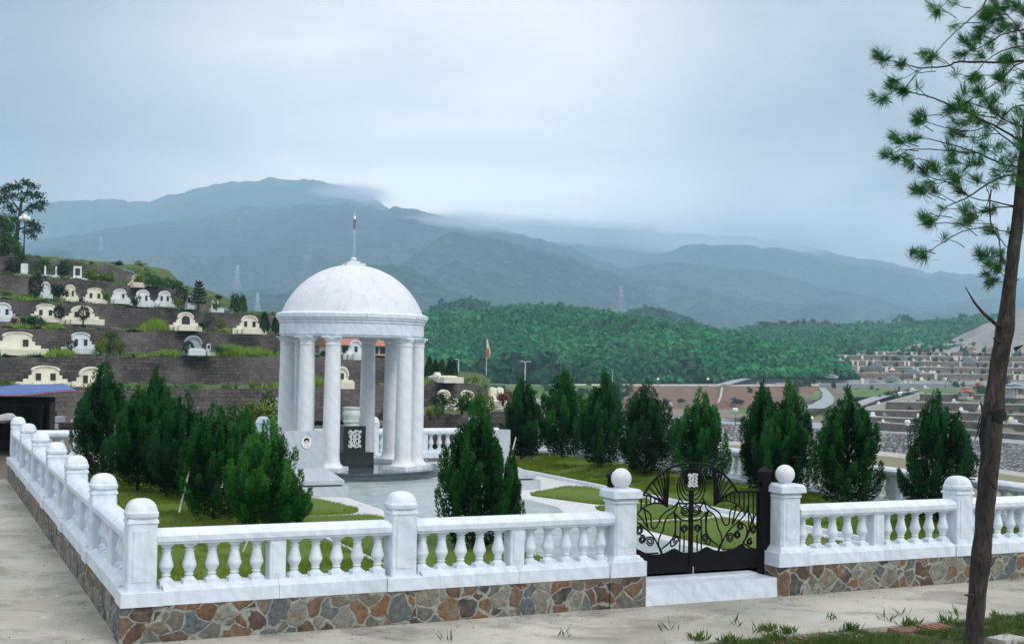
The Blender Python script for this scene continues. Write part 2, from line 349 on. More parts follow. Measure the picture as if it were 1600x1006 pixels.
def noise2(x, y, seed=0, octs=5, gain=.5):
    r = np.random.default_rng(seed); s = np.zeros(np.broadcast(x, y).shape); a = 1.
    for o in range(octs):
        T = r.normal(size=(256, 256)); xi = np.floor(x).astype(int); yi = np.floor(y).astype(int); fx = x-xi; fy = y-yi
        fx = fx*fx*(3-2*fx); fy = fy*fy*(3-2*fy); g = lambda i, j: T[(xi+i) % 256, (yi+j) % 256]
        s += a*((g(0, 0)*(1-fx)+g(1, 0)*fx)*(1-fy)+(g(0, 1)*(1-fx)+g(1, 1)*fx)*fy); x = x*2.03+17; y = y*2.03+5; a *= gain
    return s
# ================================================================== NEAR: garden plot
def struct(name, mb, mat, smooth=False): return tag(mb.build(name, mat, None, smooth), kind='structure')
GX, GY = 9.82, 12.54
def superlathe(mb, prof, c, n=5., seg=24):
    v = []; f = []; m = len(prof)
    for r, z in prof:
        for k in range(seg):
            a = 2*math.pi*(k+.5)/seg; ca, sa = math.cos(a), math.sin(a); q = (abs(ca)**n+abs(sa)**n)**(-1/n)
            v.append((c[0]+r*q*ca, c[1]+r*q*sa, c[2]+z))
    for i in range(m-1):
        for k in range(seg): k2 = (k+1) % seg; f.append((i*seg+k, i*seg+k2, (i+1)*seg+k2, (i+1)*seg+k))
    f.append(tuple(range(seg))[::-1]); f.append(tuple((m-1)*seg+k for k in range(seg)))
    return mb.add(v, f)
# shared part meshes
ZP = .362                                                 # top edge of the plinth course
def post_mesh():
    m = MB(); h = .104
    m.box(-h, h, -h, h, ZP, .848, ch=.010); m.box(-h-.008, h+.008, -h-.008, h+.008, .848, .872, .004); m.box(-h+.004, h-.004, -h+.004, h-.004, .872, .886)
    for a, b in ((-1, 0), (1, 0), (0, -1), (0, 1)):
        if a: m.box(a*h if a > 0 else -h-.006, h+.006 if a > 0 else -h, -.066, .066, .43, .80)
        else: m.box(-.066, .066, b*h if b > 0 else -h-.006, h+.006 if b > 0 else -h, .43, .80)
    return m.mesh('post', False, 'marble')
def cap_mesh():
    m = MB(); superlathe(m, [(.106, .886), (.116, .890), (.118, .894), (.118, .922), (.113, .926), (.110, .930), (.107, .948), (.099, .970), (.083, .994), (.060, 1.010), (.033, 1.018), (.004, 1.021)], (0, 0, 0), 4.5)
    return m.mesh('cap', 35, 'marble')
def small_post_mesh():
    m = MB(); m.box(-.062, .062, -.072, .072, .37, .69, ch=.006)
    m.box(-.040, .040, -.077, -.072, .43, .66); m.box(-.040, .040, .072, .077, .43, .66)
    return m.mesh('small_post', False, 'marble')
def baluster_mesh():
    m = MB(); h = .050; k = lambda z: .395+(z-.43)*(.295/.26)
    m.box(-h, h, -h, h, .36, k(.452), .002); m.box(-h*.92, h*.92, -h*.92, h*.92, k(.674), .69)
    m.lathe([(r, k(z)) for r, z in [(.047, .452), (.040, .459), (.034, .466), (.026, .472), (.025, .478), (.033, .481), (.034, .487), (.027, .491), (.030, .500), (.048, .531), (.0515, .536), (.0515, .551), (.049, .557), (.041, .585), (.034, .612), (.030, .630), (.029, .636),
             (.036, .638), (.037, .645), (.030, .648), (.030, .656), (.040, .664), (.044, .668), (.044, .674)]], seg=20)
    return m.mesh('baluster', 32, 'marble')
POST, CAP, SPOST, BAL = post_mesh(), cap_mesh(), small_post_mesh(), baluster_mesh()
RAILP = [(-.082, .690), (.082, .690), (.088, .704), (.100, .712), (.101, .752), (.085, .772), (.050, .792), (0, .801), (-.050, .792), (-.085, .772), (-.101, .752), (-.100, .712), (-.088, .704)]
def balustrade(label, loc, rz, posts, ends, zb=0., group='white balustrades round the grave garden'):
    """local x runs along the side; posts = own post stations; ends = (x of neighbour face at start, at end)"""
    t = thing('balustrade', label, 'balustrade', loc, rz, group)
    L0, L1 = ends
    for x in posts:
        p = link('post', POST, t, (x, 0, 0)); link('cap', CAP, p)
    st = sorted(set([round(x, 3) for x in posts]+[L0, L1])); edges = []
    # spans between successive supports
    sup = sorted(posts); xs = []
    if not sup or L0 < sup[0]-.3: xs.append((L0, None))
    pts = ([(L0-.060, 0.)] if (not sup or L0 < sup[0]-.3) else [])+[(x, .104) for x in sup]+([(L1+.060, 0.)] if (not sup or L1 > sup[-1]+.3) else [])
    m = MB(); 
    for (a, ha), (b, hb) in zip(pts[:-1], pts[1:]):
        a0, b0 = a+ha, b-hb
        MB().prism(RAILP, a0, b0, 'x').build('rail', 'marble', t, 30)
        mid = (a0+b0)/2
        link('small_post', SPOST, t, (mid, 0, 0))
        for u, v in ((a0, mid-.062), (mid+.062, b0)):
            n = 5; w = (v-u)/n
            for i in range(n): link('baluster', BAL, t, (u+w*(i+.5), 0, 0))
    # plinth course: blocks with fine joints, wider under the posts
    m = MB(); x = L0
    brk = []
    for s in sup: brk += [s-.15, s+.15]
    brk = [b for b in brk if L0+.02 < b < L1-.02]; brk = [L0]+brk+[L1]
    for a, b in zip(brk[:-1], brk[1:]):
        wide = any(abs((a+b)/2-s) < .16 for s in sup); hw = .152 if wide else .136
        nblk = max(1, round((b-a)/.9)); w = (b-a)/nblk
        for i in range(nblk): m.prism([(-hw, .26), (hw, .26), (hw, ZP-.004), (hw-.006, ZP), (.07, .394 if not wide else ZP+.004), (-.07, .394 if not wide else ZP+.004), (-hw+.006, ZP), (-hw, ZP-.004)], a+w*i+.0015, a+w*(i+1)-.0015, 'x')
    m.build('plinth', 'marble', t)
    s = MB(); s.box(L0, L1, -.133, .133, zb, .258); s.build('stone_base', 'stone mosaic', t)
    return t
PL, PR = 4.0, 5.72                                      # gate pillars
balustrade('white balustrade left of the gate, along the front pavement with the nearest domed corner post', (0, 0, 0), 0, [0, 2.0], (-.152, PL-.172))
balustrade('white balustrade right of the gate, running behind the slim pine trunk', (PR, 0, 0), 0, [2.08, GX-PR], (.172, GX-PR+.152))
balustrade('white balustrade along the left side, receding to the dark hut with the blue tarpaulin', (0, 0, 0), R(90), [2.09*k for k in range(1, 7)], (.152, GY+.152))
balustrade('white balustrade along the right side, behind the spaced junipers above the valley', (GX, 0, 0), R(90), [2.09*k for k in range(1, 6)], (.152, GY-.152), -.6)
balustrade('white balustrade at the far end, behind the domed pavilion', (0, GY, 0), 0, [2, 4, 6, 8, GX], (.152, GX+.152), -.6)
def gate_pillar(label, x, mirror):
    t = thing('gate_pillar', label, 'pillar', (x, 0, 0), 0, 'marble pillars beside the iron gate')
    m = MB(); m.box(-.172, .172, -.150, .172, 0, .258); m.build('stone_base', 'stone mosaic', t)
    m = MB(); m.box(-.172, .172, -.160, .172, .26, .385); m.box(-.150, .150, -.145, .150, .385, .41, .006); m.box(-.132, .132, -.128, .132, .41, .432, .01); m.build('plinth', 'marble', t)
    m = MB(); h = .108; m.box(-h, h, -h, h, .432, .875, ch=.022)
    for a, b in ((-1, 0), (1, 0), (0, -1)):
        if a: m.box(a*h if a > 0 else -h-.005, h+.005 if a > 0 else -h, -.058, .058, .50, .83)
        else: m.box(-.058, .058, -h-.005, -h, .50, .83)
    m.box(-h-.012, h+.012, -h-.012, h+.012, .875, .893, ch=.024); m.box(-h+.006, h-.006, -h+.006, h-.006, .893, .918)
    m.build('shaft', 'marble', t)
    m = MB(); m.box(-.138, .138, -.138, .138, .918, .975, .004); m.box(-.128, .128, -.128, .128, .975, .992, .012); m.box(-.05, .05, -.05, .05, .992, 1.0); m.build('cap', 'marble', t)
    m = MB(); n = 20; m.lathe([(max(.088*math.sin(math.pi*i/n), .001), 1.076-.088*math.cos(math.pi*i/n)) for i in range(n+1)], seg=32); m.build('ball', 'emblem white', t, 60)
gate_pillar('white marble pillar with ball finial, on the left of the black gate', PL, 0)
gate_pillar('white marble pillar with ball finial, on the right of the black gate beside its square iron post', PR, 1)
s = tag(MB().box(PL+.174, PR-.174, -.142, .30, 0, .168, .004).build('doorstep', 'marble'), 'long white marble step under the black iron gate', 'step')
# ------------------------------------------------------------------ iron gate (traced from the photo, in its own plane y = GYP)
GYP = .10
def gp(x, y):
    v = ray(960+x/3.87, 700+y/3.87); p = CAM+v*((GYP-CAM[1])/v[1]); return p
GC = gp(463, 400)[0]; GB = .215
def gpl(x, y):
    p = gp(x, y); return (p[0]-GC, p[2])
gate = thing('iron_gate', 'black wrought iron gate with arched top, scrolls and a white monogram', 'gate', (GC, GYP, 0))
def bez(pts, n=8):
    P = [np.array(p, float) for p in pts]
    if len(P) == 2: return P
    out = []
    for i in range(len(P)-1):
        p0 = P[i-1] if i else P[0]; p1, p2 = P[i], P[i+1]; p3 = P[i+2] if i+2 < len(P) else P[-1]
        for k in range(n):
            t = k/n; out.append(.5*((2*p1)+(p2-p0)*t+(2*p0-5*p1+4*p2-p3)*t*t+(3*p1-p0-3*p2+p3)*t**3))
    return out+[P[-1]]
def bar(mb, uv, r=.0052, seg=6, smooth=True, dy=0.):
    pts = bez(uv) if smooth else [np.array(p) for p in uv]
    mb.tube([(p[0], dy, p[1]) for p in pts], r, seg)
def spiral(c, r, a0, turns=1.6, sgn=1, n=34):
    return [(c[0]+r*(1-.80*k/n)*math.cos(a0+sgn*2*math.pi*turns*k/n), c[1]+r*(1-.80*k/n)*math.sin(a0+sgn*2*math.pi*turns*k/n)) for k in range(n+1)]
RH = [  # right-hand half, photo trace
    [(465, 92), (515, 94), (560, 102), (605, 120), (640, 142), (672, 168), (700, 198), (723, 230), (742, 264)],
    [(742, 264), (870, 260)],
    [(540, 320), (575, 352), (612, 372), (640, 400), (655, 440), (668, 462), (682, 464), (694, 448), (697, 410), (703, 378), (738, 345)],
    [(535, 300), (560, 368), (600, 400), (618, 440), (626, 480), (645, 520), (650, 560), (638, 590), (625, 622)],
    [(615, 332), (650, 300), (700, 275), (742, 266)], [(600, 345), (640, 322), (690, 318), (740, 338), (775, 372)],
    [(740, 335), (712, 460)], [(775, 372), (750, 400), (712, 462)],
    [(805, 350), (790, 400), (740, 450), (690, 500), (655, 560), (632, 620)],
    [(800, 370), (830, 430), (800, 530), (775, 570)], [(865, 380), (830, 450), (808, 520), (778, 568)],
    [(568, 372), (556, 430), (556, 500), (580, 550), (630, 590)], [(560, 380), (530, 420), (490, 435), (465, 432)],
    [(545, 320), (520, 330), (470, 332)], [(540, 325), (520, 360), (522, 385), (500, 402), (470, 405)],
    [(500, 520), (500, 622)], [(525, 430), (525, 615)], [(553, 395), (553, 520)],
    [(750, 440), (795, 470), (800, 520), (770, 585), (720, 608), (650, 612)], [(865, 470), (845, 470)], [(778, 570), (820, 600), (866, 610)],
    [(548, 568), (575, 580), (580, 540)],
]
for a, b in (((607, 335), (632, 142)), ((609, 335), (650, 155)), ((611, 333), (668, 172)), ((613, 330), (690, 195)), ((617, 328), (712, 222)), ((620, 326), (730, 252)), ((605, 337), (613, 128)), ((604, 337), (600, 125))): RH.append([a, b])
for x, y0, y1 in ((755, 262, 345), (784, 261, 398), (812, 261, 480), (840, 260, 470), (862, 260, 608), (655, 300, 318), (678, 288, 320), (702, 277, 325), (726, 270, 334)): RH.append([(x, y0), (x, y1)])
RS = [((500, 365), 27, 2.6, 1.5, 1), ((498, 482), 24, -1.6, 1.5, 1), ((548, 544), 26, 3.6, 1.6, -1), ((700, 541), 29, .3, 1.6, 1), ((745, 523), 24, 1.2, 1.6, 1), ((761, 467), 24, -.4, 1.6, -1), ((840, 495), 23, .3, 1.5, 1), ((818, 566), 22, 1., 1.5, 1)]
HALF = max(abs(gpl(872, 400)[0]), .7)
for sgn in (1, -1):
    m = MB()
    for pl in RH:
        uv = [(sgn*gpl(*p)[0], gpl(*p)[1]) for p in pl]
        big = pl is RH[0] or pl is RH[1]
        bar(m, uv, 0.0108 if big else .0076, 8 if big else 6, len(pl) > 2)
    for c, r, a0, tu, sg in RS:
        u, z = gpl(*c); rr = r/3.87*11.3/2000
        m.tube([(sgn*p[0], 0, p[1]) for p in spiral((u, z), rr*1.08, a0, tu+.45, sg)], .0070, 6)
    for k, rr in enumerate((.075, .098, .121, .146)):          # rings round the medallion
        u, z = gpl(465, 205+k*10); m.tube([(sgn*rr*math.sin(a), .002, z+rr*1.12*math.cos(a)) for a in np.linspace(.02, math.pi-.02-.25*(k > 1), 22)], .0064, 6)
    m.tube([(sgn*HALF, 0, GB), (sgn*HALF, 0, gpl(870, 260)[1])], .011, 6); m.tube([(sgn*.011, 0, GB), (sgn*.011, 0, gpl(463, 250)[1])], .0085, 6)
    leaf = m.build('leaf', 'iron', gate, 60)
    # solid lower panel with a scalloped top
    top = [(465, 630), (510, 622), (545, 600), (565, 596), (600, 612), (650, 620), (710, 611), (768, 577), (785, 590), (800, 602), (865, 611), (872, 611)]
    q = bez([(sgn*gpl(*p)[0], gpl(*p)[1]) for p in top], 4); m = MB()
    for a, b in zip(q[:-1], q[1:]):
        x0, x1 = (a[0], b[0]) if sgn > 0 else (b[0], a[0]); z0, z1 = (a[1], b[1]) if sgn > 0 else (b[1], a[1])
        m.add([(x0, -.006, GB+.015), (x1, -.006, GB+.015), (x1, -.006, z1), (x0, -.006, z0), (x0, .006, GB+.015), (x1, .006, GB+.015), (x1, .006, z1), (x0, .006, z0)], [(0, 1, 2, 3), (7, 6, 5, 4), (3, 2, 6, 7), (0, 4, 5, 1)])
    m.build('panel', 'iron', leaf)
# leaf-shaped gussets, medallion, monogram
m = MB(); cu, cz = gpl(468, 193)
m.prism([(cu+.071*math.cos(a), cz+.075*math.sin(a)) for a in np.linspace(0, 2*math.pi, 29)[:-1]], -.012, .004, 'y'); med = m.build('medallion', 'iron', gate)
def monogram(mb, c, w, h, y, th):
    """ornate interlaced letter mark: bracketed frame, upright strokes, crossbar and a saltire"""
    def S(pts, r=1., sm=True):
        uv = bez([(c[0]+a*w/2, c[1]+b*h/2) for a, b in pts], 6) if sm else [(c[0]+a*w/2, c[1]+b*h/2) for a, b in pts]
        mb.tube([(p[0], y, p[1]) for p in uv], th*r, 6)
    S([(-.62, .95), (-.62, -.95)], 1.25, False); S([(.62, .72), (.70, .3), (.70, -.3), (.62, -.72)], 1.25)
    S([(-1., .62), (-.95, .85), (-.7, .98), (-.3, .78), (.1, .98), (.55, .92), (.9, .74), (1., .9), (.86, .98)], 1.1)
    S([(-1., -.62), (-.95, -.85), (-.7, -.98), (-.3, -.78), (.1, -.98), (.55, -.92), (.9, -.74), (1., -.9), (.86, -.98)], 1.1)
    S([(-.6, .02), (.66, .02)], .9, False); S([(0, .7), (0, -.7)], .9, False)
    S([(-.45, .62), (-.1, .2), (.45, -.62)], .85); S([(.45, .62), (.1, .2), (-.45, -.62)], .85)
    S([(-.35, .55), (-.12, .78), (.12, .78), (.35, .55)], .7); S([(-.35, -.55), (-.12, -.78), (.12, -.78), (.35, -.55)], .7)
    S([(-.62, .35), (-.85, .45), (-.9, .25), (-.72, .18)], .7); S([(-.62, -.35), (-.85, -.45), (-.9, -.25), (-.72, -.18)], .7)
    S([(.7, .35), (.92, .42), (.95, .2), (.76, .15)], .7); S([(.7, -.35), (.92, -.42), (.95, -.2), (.76, -.15)], .7)
    return mb
monogram(MB(), (cu, cz), .096, .115, -.016, .0062).build('monogram', 'emblem white', med, 60)
for sgn in (1, -1):
    m = MB(); z0 = gpl(612, 345)[1]; u0 = gpl(612, 345)[0]; u1, z1 = gpl(620, 170)
    m.prism([(sgn*(u0-.006), z0), (sgn*(u0+.006), z0), (sgn*(u1+.014), z0+.11), (sgn*(u1+.002), z1), (sgn*(u1-.012), z0+.10)][::sgn], -.004, .004, 'y'); m.build('leaf_ornament', 'iron', gate)
MB().box(-.018, .018, -.014, .014, GB, gpl(463, 255)[1]).build('lock_stile', 'iron', gate)
MB().tube([(.012, -.03, GB+.06), (.012, -.03, .19)], .004, 6).build('drop_bolt', 'pale metal', gate)
for sgn in (1, -1):
    m = MB(); x = sgn*(HALF+.062); m.box(x-.040, x+.040, -.04, .04, .10, 1.075); m.box(x-.052, x+.052, -.052, .052, 1.0, 1.012); m.box(x-.050, x+.050, -.050, .050, 1.075, 1.10); m.box(x-.050, x+.050, -.05, .05, 1.10, 1.145, .046)
    m.tube([(x-sgn*.04, 0, .97), (x-sgn*.06, 0, 1.0), (x-sgn*.075, 0, .985), (x-sgn*.072, 0, .955)], .012, 8); m.build('gate_post', 'iron', gate)
# ------------------------------------------------------------------ ground surfaces of the plot
def lawn_z(x, y):
    t = np.clip((x-7.9)/1.3, 0, 1); return .205+.10*t*t*(3-2*t)+.012*np.sin(x*3.1)*np.sin(y*2.3)
def grid_surface(x0, x1, y0, y1, fz, nx, ny):
    m = MB(); m.loft([[(x, y, float(fz(x, y))) for x in np.linspace(x0, x1, nx)] for y in np.linspace(y0, y1, ny)]); return m
struct('lawn', grid_surface(.136, 2.4, .136, GY-.136, lambda x, y: .175+.012*math.sin(x*4)*math.sin(y*2.1), 14, 60), 'turf', 50)
struct('lawn', grid_surface(7.88, GX-.136, .136, GY-.136, lawn_z, 18, 60), 'turf', 50)
struct('path', MB().box(2.4, 7.80, .302, GY-.14, 0, .190), 'path marble')
MB_k = MB()
for i in range(13): MB_k.box(7.80, 7.88, .14+i*.95+.003, .14+(i+1)*.95-.003, 0, .235, .004)
struct('kerb', MB_k, 'marble')
m = MB(); sl = [(4.08, .302), (5.76, .302), (5.76, 4.4), (6.05, 5.2), (6.05, 9.0), (5.9, 9.2), (3.95, 9.2), (3.80, 9.0), (3.80, 5.2), (4.08, 4.4)]; m.prism(sl, .15, .195); struct('paving', m, 'slate')
def rounded(poly, r=.18, n=5):
    out = []; N = len(poly)
    for i in range(N):
        p, a, b = np.array(poly[i], float), np.array(poly[i-1], float), np.array(poly[(i+1) % N], float)
        u, v = unit(a-p), unit(b-p); rr = min(r, np.linalg.norm(a-p)*.45, np.linalg.norm(b-p)*.45); s, e = p+u*rr, p+v*rr
        for k in range(n+1): t = k/n; out.append((1-t)**2*s+2*t*(1-t)*p+t*t*e)
    return [(float(q[0]), float(q[1])) for q in out]
PANELS = []
for P in ([(6.28, 6.62), (7.35, 7.5), (7.62, 7.35), (7.62, 5.35), (6.7, 5.25)], [(6.45, 5.02), (7.55, 5.12), (7.55, 3.75), (6.2, 3.62)], [(6.0, 3.38), (7.5, 3.5), (7.5, .42), (5.95, .42)]):
    PANELS.append(rounded(P)); PANELS.append(rounded([(9.84-x if i else 9.84-x, y) for i, (x, y) in enumerate(P)][::-1]))
PANELS[1] = rounded([(2.45, 5.25), (3.30, 5.22), (3.52, 5.55), (3.3, 6.9), (2.45, 6.9)]); PANELS[3] = rounded([(2.45, 3.6), (3.62, 3.7), (3.45, 5.0), (2.45, 5.05)]); PANELS[5] = rounded([(2.43, .34), (3.95, .34), (3.92, 3.3), (2.43, 3.42)])
for P in PANELS:
    m = MB(); c = np.mean(P, 0); ring = lambda f, z: [(c[0]+(x-c[0])*f, c[1]+(y-c[1])*f, z) for x, y in P]
    a, b, d = ring(1, .15), ring(.97, .21), ring(.7, .232); n = len(P)
    m.add(a+b+d+[(c[0], c[1], .238)], [(i, (i+1) % n, n+(i+1) % n, n+i) for i in range(n)]+[(n+i, n+(i+1) % n, 2*n+(i+1) % n, 2*n+i) for i in range(n)]+[(2*n+i, 2*n+(i+1) % n, 3*n) for i in range(n)])
    struct('lawn', m, 'turf', 50)
def inpoly(x, y, P):
    r = np.zeros(len(x), bool); n = len(P)
    for i in range(n):
        (x0, y0), (x1, y1) = P[i], P[(i+1) % n]; c = (y0 > y) != (y1 > y); r ^= c & (x < (x1-x0)*(y-y0)/((y1-y0) if y1 != y0 else 1e-9)+x0)
    return r
def grass(pts, z, hmin, hmax, mat, name='grass', w=.008, lean=.45):
    n = len(pts); P = np.column_stack([pts, z]); D = np.column_stack([RNG.normal(size=(n, 2))*lean, np.ones(n)])
    V, F = blade_arrays(P, D, RNG.uniform(hmin, hmax, n), RNG.uniform(.6, 1.3, n)*w); return tag(link(name, np_mesh(name, V, F, mat)), kind='stuff')
def clumpy(n, x0, x1, y0, y1, sc=2.5, seed=1, th=-.4):
    x = RNG.uniform(x0, x1, n*2); y = RNG.uniform(y0, y1, n*2); k = noise2(x*sc, y*sc, seed, 3) > th; return np.column_stack([x, y])[k][:n]
p = clumpy(52000, .14, 2.42, .14, GY-.14, 2.2, 3); grass(p, .172+0*p[:, 0], .02, .075, 'lawn grass', w=.007)
p = clumpy(60000, 7.89, GX-.14, .14, GY-.14, 2.2, 4); grass(p, lawn_z(p[:, 0], p[:, 1])-.006, .02, .065, 'lawn grass', w=.008)
pp = []
for P in PANELS:
    A = np.array(P); a0, a1 = A.min(0), A.max(0); n = int((a1-a0)[0]*(a1-a0)[1]*4200); q = RNG.uniform(a0, a1, (n, 2)); pp.append(q[inpoly(q[:, 0], q[:, 1], P)])
p = np.concatenate(pp); grass(p, .205+0*p[:, 0], .015, .05, 'lawn grass', w=.007)
# pavement, verge, brick edging
struct('pavement', MB().box(-9.0, 14.0, -1.52, -.133, -.4, 0).box(-3.4, -.133, -.133, 12.8, -.4, 0).box(-9, -1.2, -9.5, -1.52, -.4, 0).prism([(-1.2, -9.5), (1.6, -1.52), (-1.2, -1.52)], -.4, 0), 'concrete')
def verge_z(x, y): return -.03+.05*np.clip((-1.56-y)/.5, 0, 1)+.015*np.sin(x*7)*np.sin(y*9)
m = MB(); m.loft([[(x+(.0 if j == 0 else 0), y, float(verge_z(x, y))) for x in np.linspace(-1.2, 14, 120)] for j, y in enumerate(np.linspace(-9.4, -1.525, 60))]); 
struct('verge', m, 'soil', 50)
for i in range(7):
    x = 4.32+i*.30+random.uniform(-.02, .02); 
    if i in (3,): continue
    n = 4; m = MB()
    for k in range(n): m.box(x+k*.062, x+k*.062+.05, -1.78, -1.60, -.03, .010, .004)
    tag(m.build('paving_brick', 'brick red' if i in (0, 1, 4) else 'terracotta' if i == 5 else 'rock'), 'ridged %s paver sunk in the weedy verge%s' % (('red clay' if i in (0, 1, 4) else 'orange clay' if i == 5 else 'grey'), (' at the left end of the row', ' second from the left end', ' beside the left red pair', '', ' alone between grey pavers', ' beside the pine trunk', ' at the right end of the row')[i]), 'paver', 'pavers along the verge')
p = gz(1572, 1000, .03); 
tag(MB().box(-.14, .14, -.09, .09, -.03, .055, .012).build('stone_block', 'pale concrete', None, False, (p[0], p[1], 0), .2), 'pale stone block in the weeds at the right of the pine trunk', 'block')
x = RNG.uniform(1.2, 9, 62000); y = -1.56-np.abs(RNG.normal(size=62000))*.40; k = noise2(x*1.8, y*2.5, 9, 4) > -.6; q = np.column_stack([x, y])[k]; q = q[q[:, 1] > -4]
grass(q, verge_z(q[:, 0], q[:, 1])-.008, .02, .09, 'weeds', 'weeds', .009, .8)
def rosette(x, y, n, h, mat='weeds', name='weed', z=0.):
    P = np.column_stack([RNG.normal(x, .035, n), RNG.normal(y, .03, n), np.full(n, z)]); D = np.column_stack([RNG.normal(size=(n, 2))*.6, np.ones(n)]); V, F = leaf_arrays(P, D, RNG.uniform(.4, 1, n)*h, RNG.uniform(.008, .018, n)); return V, F
WL = []
for px, py in ((1090, 1000), (1230, 990), (1330, 985), (1420, 978), (1480, 975), (1560, 968), (1590, 975), (1210, 1000), (1310, 1003), (1140, 1004), (1450, 995), (1200, 985), (1500, 980)):
    w = gz(px, py, 0); WL.append(rosette(w[0], w[1], 70, .10))
for px, py in ((883, 995), (1048, 985), (1150, 978), (1300, 968), (1410, 962), (1494, 962), (1185, 990), (700, 1001), (1380, 970)):
    w = gz(px, py, 0); WL.append(rosette(w[0], w[1], 9, .13))
V, F = cat_arrays(WL); tag(link('weeds', np_mesh('weeds', V, F, 'weeds')), kind='stuff')
# grit and dead leaves lying on the pavement, thickest along the foot of the wall
n = 800; t_ = np.abs(RNG.normal(size=n))*.22; u_ = RNG.uniform(0, 1, n); side = RNG.random(n) < .35
lx = np.where(side, -.14-t_, -.3+u_*9.6); ly = np.where(side, -.2+u_*12.6, -.15-t_*1.2); far = RNG.random(n) < .25; lx = np.where(far & side, RNG.uniform(-3, -.2, n), lx); ly = np.where(far & ~side, RNG.uniform(-1.5, -.2, n), ly)
P = np.column_stack([lx, ly, np.full(n, .003)]); D = np.column_stack([RNG.normal(size=(n, 2)), RNG.uniform(.02, .25, n)]); V, F = leaf_arrays(P, D, RNG.uniform(.006, .020, n), RNG.uniform(.004, .010, n)); V[:, 2] = np.maximum(V[:, 2], .002)
tag(link('leaf_litter', np_mesh('leaf_litter', V, F, 'twig')), kind='stuff')
# ------------------------------------------------------------------ domed pavilion
GCX, GCY, FZ = 4.92, 10.47, .32
gaz = thing('domed_pavilion', 'white marble pavilion with eight columns, a smooth dome and a spire', 'pavilion', (GCX, GCY, 0))
m = MB(); n = 48; m.lathe([(1.50, .10), (1.50, .285), (1.515, .29), (1.515, FZ)], seg=64); m.build('floor', 'dark floor', gaz, 30)
m = MB(); m.lathe([(1.15, 2.40), (1.15, 2.425), (1.17, 2.43), (1.17, 2.60), (1.19, 2.62), (1.19, 2.66), (1.215, 2.665), (1.215, 2.69), (1.235, 2.70), (1.235, 2.755), (1.20, 2.775), (1.16, 2.785)], seg=72)
ent = m.build('entablature', 'marble', gaz, 30)
Rb, Hd = 1.145, .80; Rs = (Rb*Rb+Hd*Hd)/(2*Hd); m = MB()
m.lathe([(max(Rs*math.sin(a), .002), 2.785+Rs*math.cos(a)-(Rs-Hd)) for a in np.linspace(math.asin(min(Rb/Rs, 1)), .001, 26)], seg=72); m.build('dome', 'dome marble', gaz, 60)
dz = 2.785+Hd
m = MB(); m.box(-.155, .155, -.155, .155, dz-.03, dz+.025); m.box(-.085, .085, -.085, .085, dz+.025, dz+.062); m.lathe([(.03, dz+.06), (.045, dz+.075), (.048, dz+.10), (.03, dz+.125)], seg=16); m.build('spire_base', 'marble', gaz)
m = MB(); m.lathe([(.026, dz+.12), (.026, dz+.50), (.034, dz+.505), (.034, dz+.545), (.018, dz+.55), (.016, dz+.70), (.028, dz+.72), (.030, dz+.76), (.018, dz+.79), (.016, dz+.80), (.006, dz+.88), (.002, dz+.97)], seg=14); m.build('spire', 'steel', gaz, 50)
colm = MB(); colm.lathe([(.205, FZ+.055), (.205, FZ+.06), (.175, FZ+.085), (.150, FZ+.115), (.138, FZ+.16), (.1335, FZ+.22), (.131, FZ+.9), (.118, 2.20), (.116, 2.255), (.126, 2.26), (.127, 2.285), (.118, 2.29), (.118, 2.31), (.14, 2.345), (.148, 2.352), (.148, 2.375)], seg=32)
cmesh = colm.mesh('column', 40, 'column marble')
pb = MB(); pb.box(-.225, .225, -.225, .225, FZ, FZ+.057, .004); pbm = pb.mesh('column_base', False, 'marble')
pc = MB(); pc.box(-.150, .150, -.150, .150, 2.375, 2.401); pcm = pc.mesh('capital', False, 'marble')
for q in (45, 135, 225, 315):
    for dl in (-12, 12):
        a = R(q+dl-90); x, y = 1.085*math.cos(a), 1.085*math.sin(a); c = link('column', cmesh, gaz, (x, y, 0), a); link('column_base', pbm, c); link('capital', pcm, c)
# pedestal and urn
ped = thing('pedestal', 'stepped black granite pedestal with a white monogram under the dome', 'pedestal', (GCX-.06, GCY-.25, 0))
MB().box(-.30, .30, -.28, .28, FZ, FZ+.25, .003).build('base', 'black granite', ped); up_ = MB().box(-.185, .185, -.185, .185, FZ+.25, FZ+.66).build('block', 'black granite', ped)
monogram(MB(), (.0, FZ+.455), .20, .27, -.190, .0125).build('monogram', 'emblem white', up_, 60)
for k in range(2):
    pass
m = MB(); z = FZ+.66; m.lathe([(.125, z), (.125, z+.03), (.115, z+.035), (.115, z+.05), (.135, z+.055), (.138, z+.075), (.118, z+.085), (.125, z+.11), (.140, z+.16), (.143, z+.20), (.130, z+.235), (.118, z+.25), (.122, z+.262), (.140, z+.27), (.142, z+.295), (.12, z+.30), (.11, z+.27)], seg=40)
tag(m.build('incense_urn', 'jade urn', None, 45, (GCX-.06, GCY-.25, 0)), 'pale jade coloured stone incense urn standing on the black pedestal', 'urn')
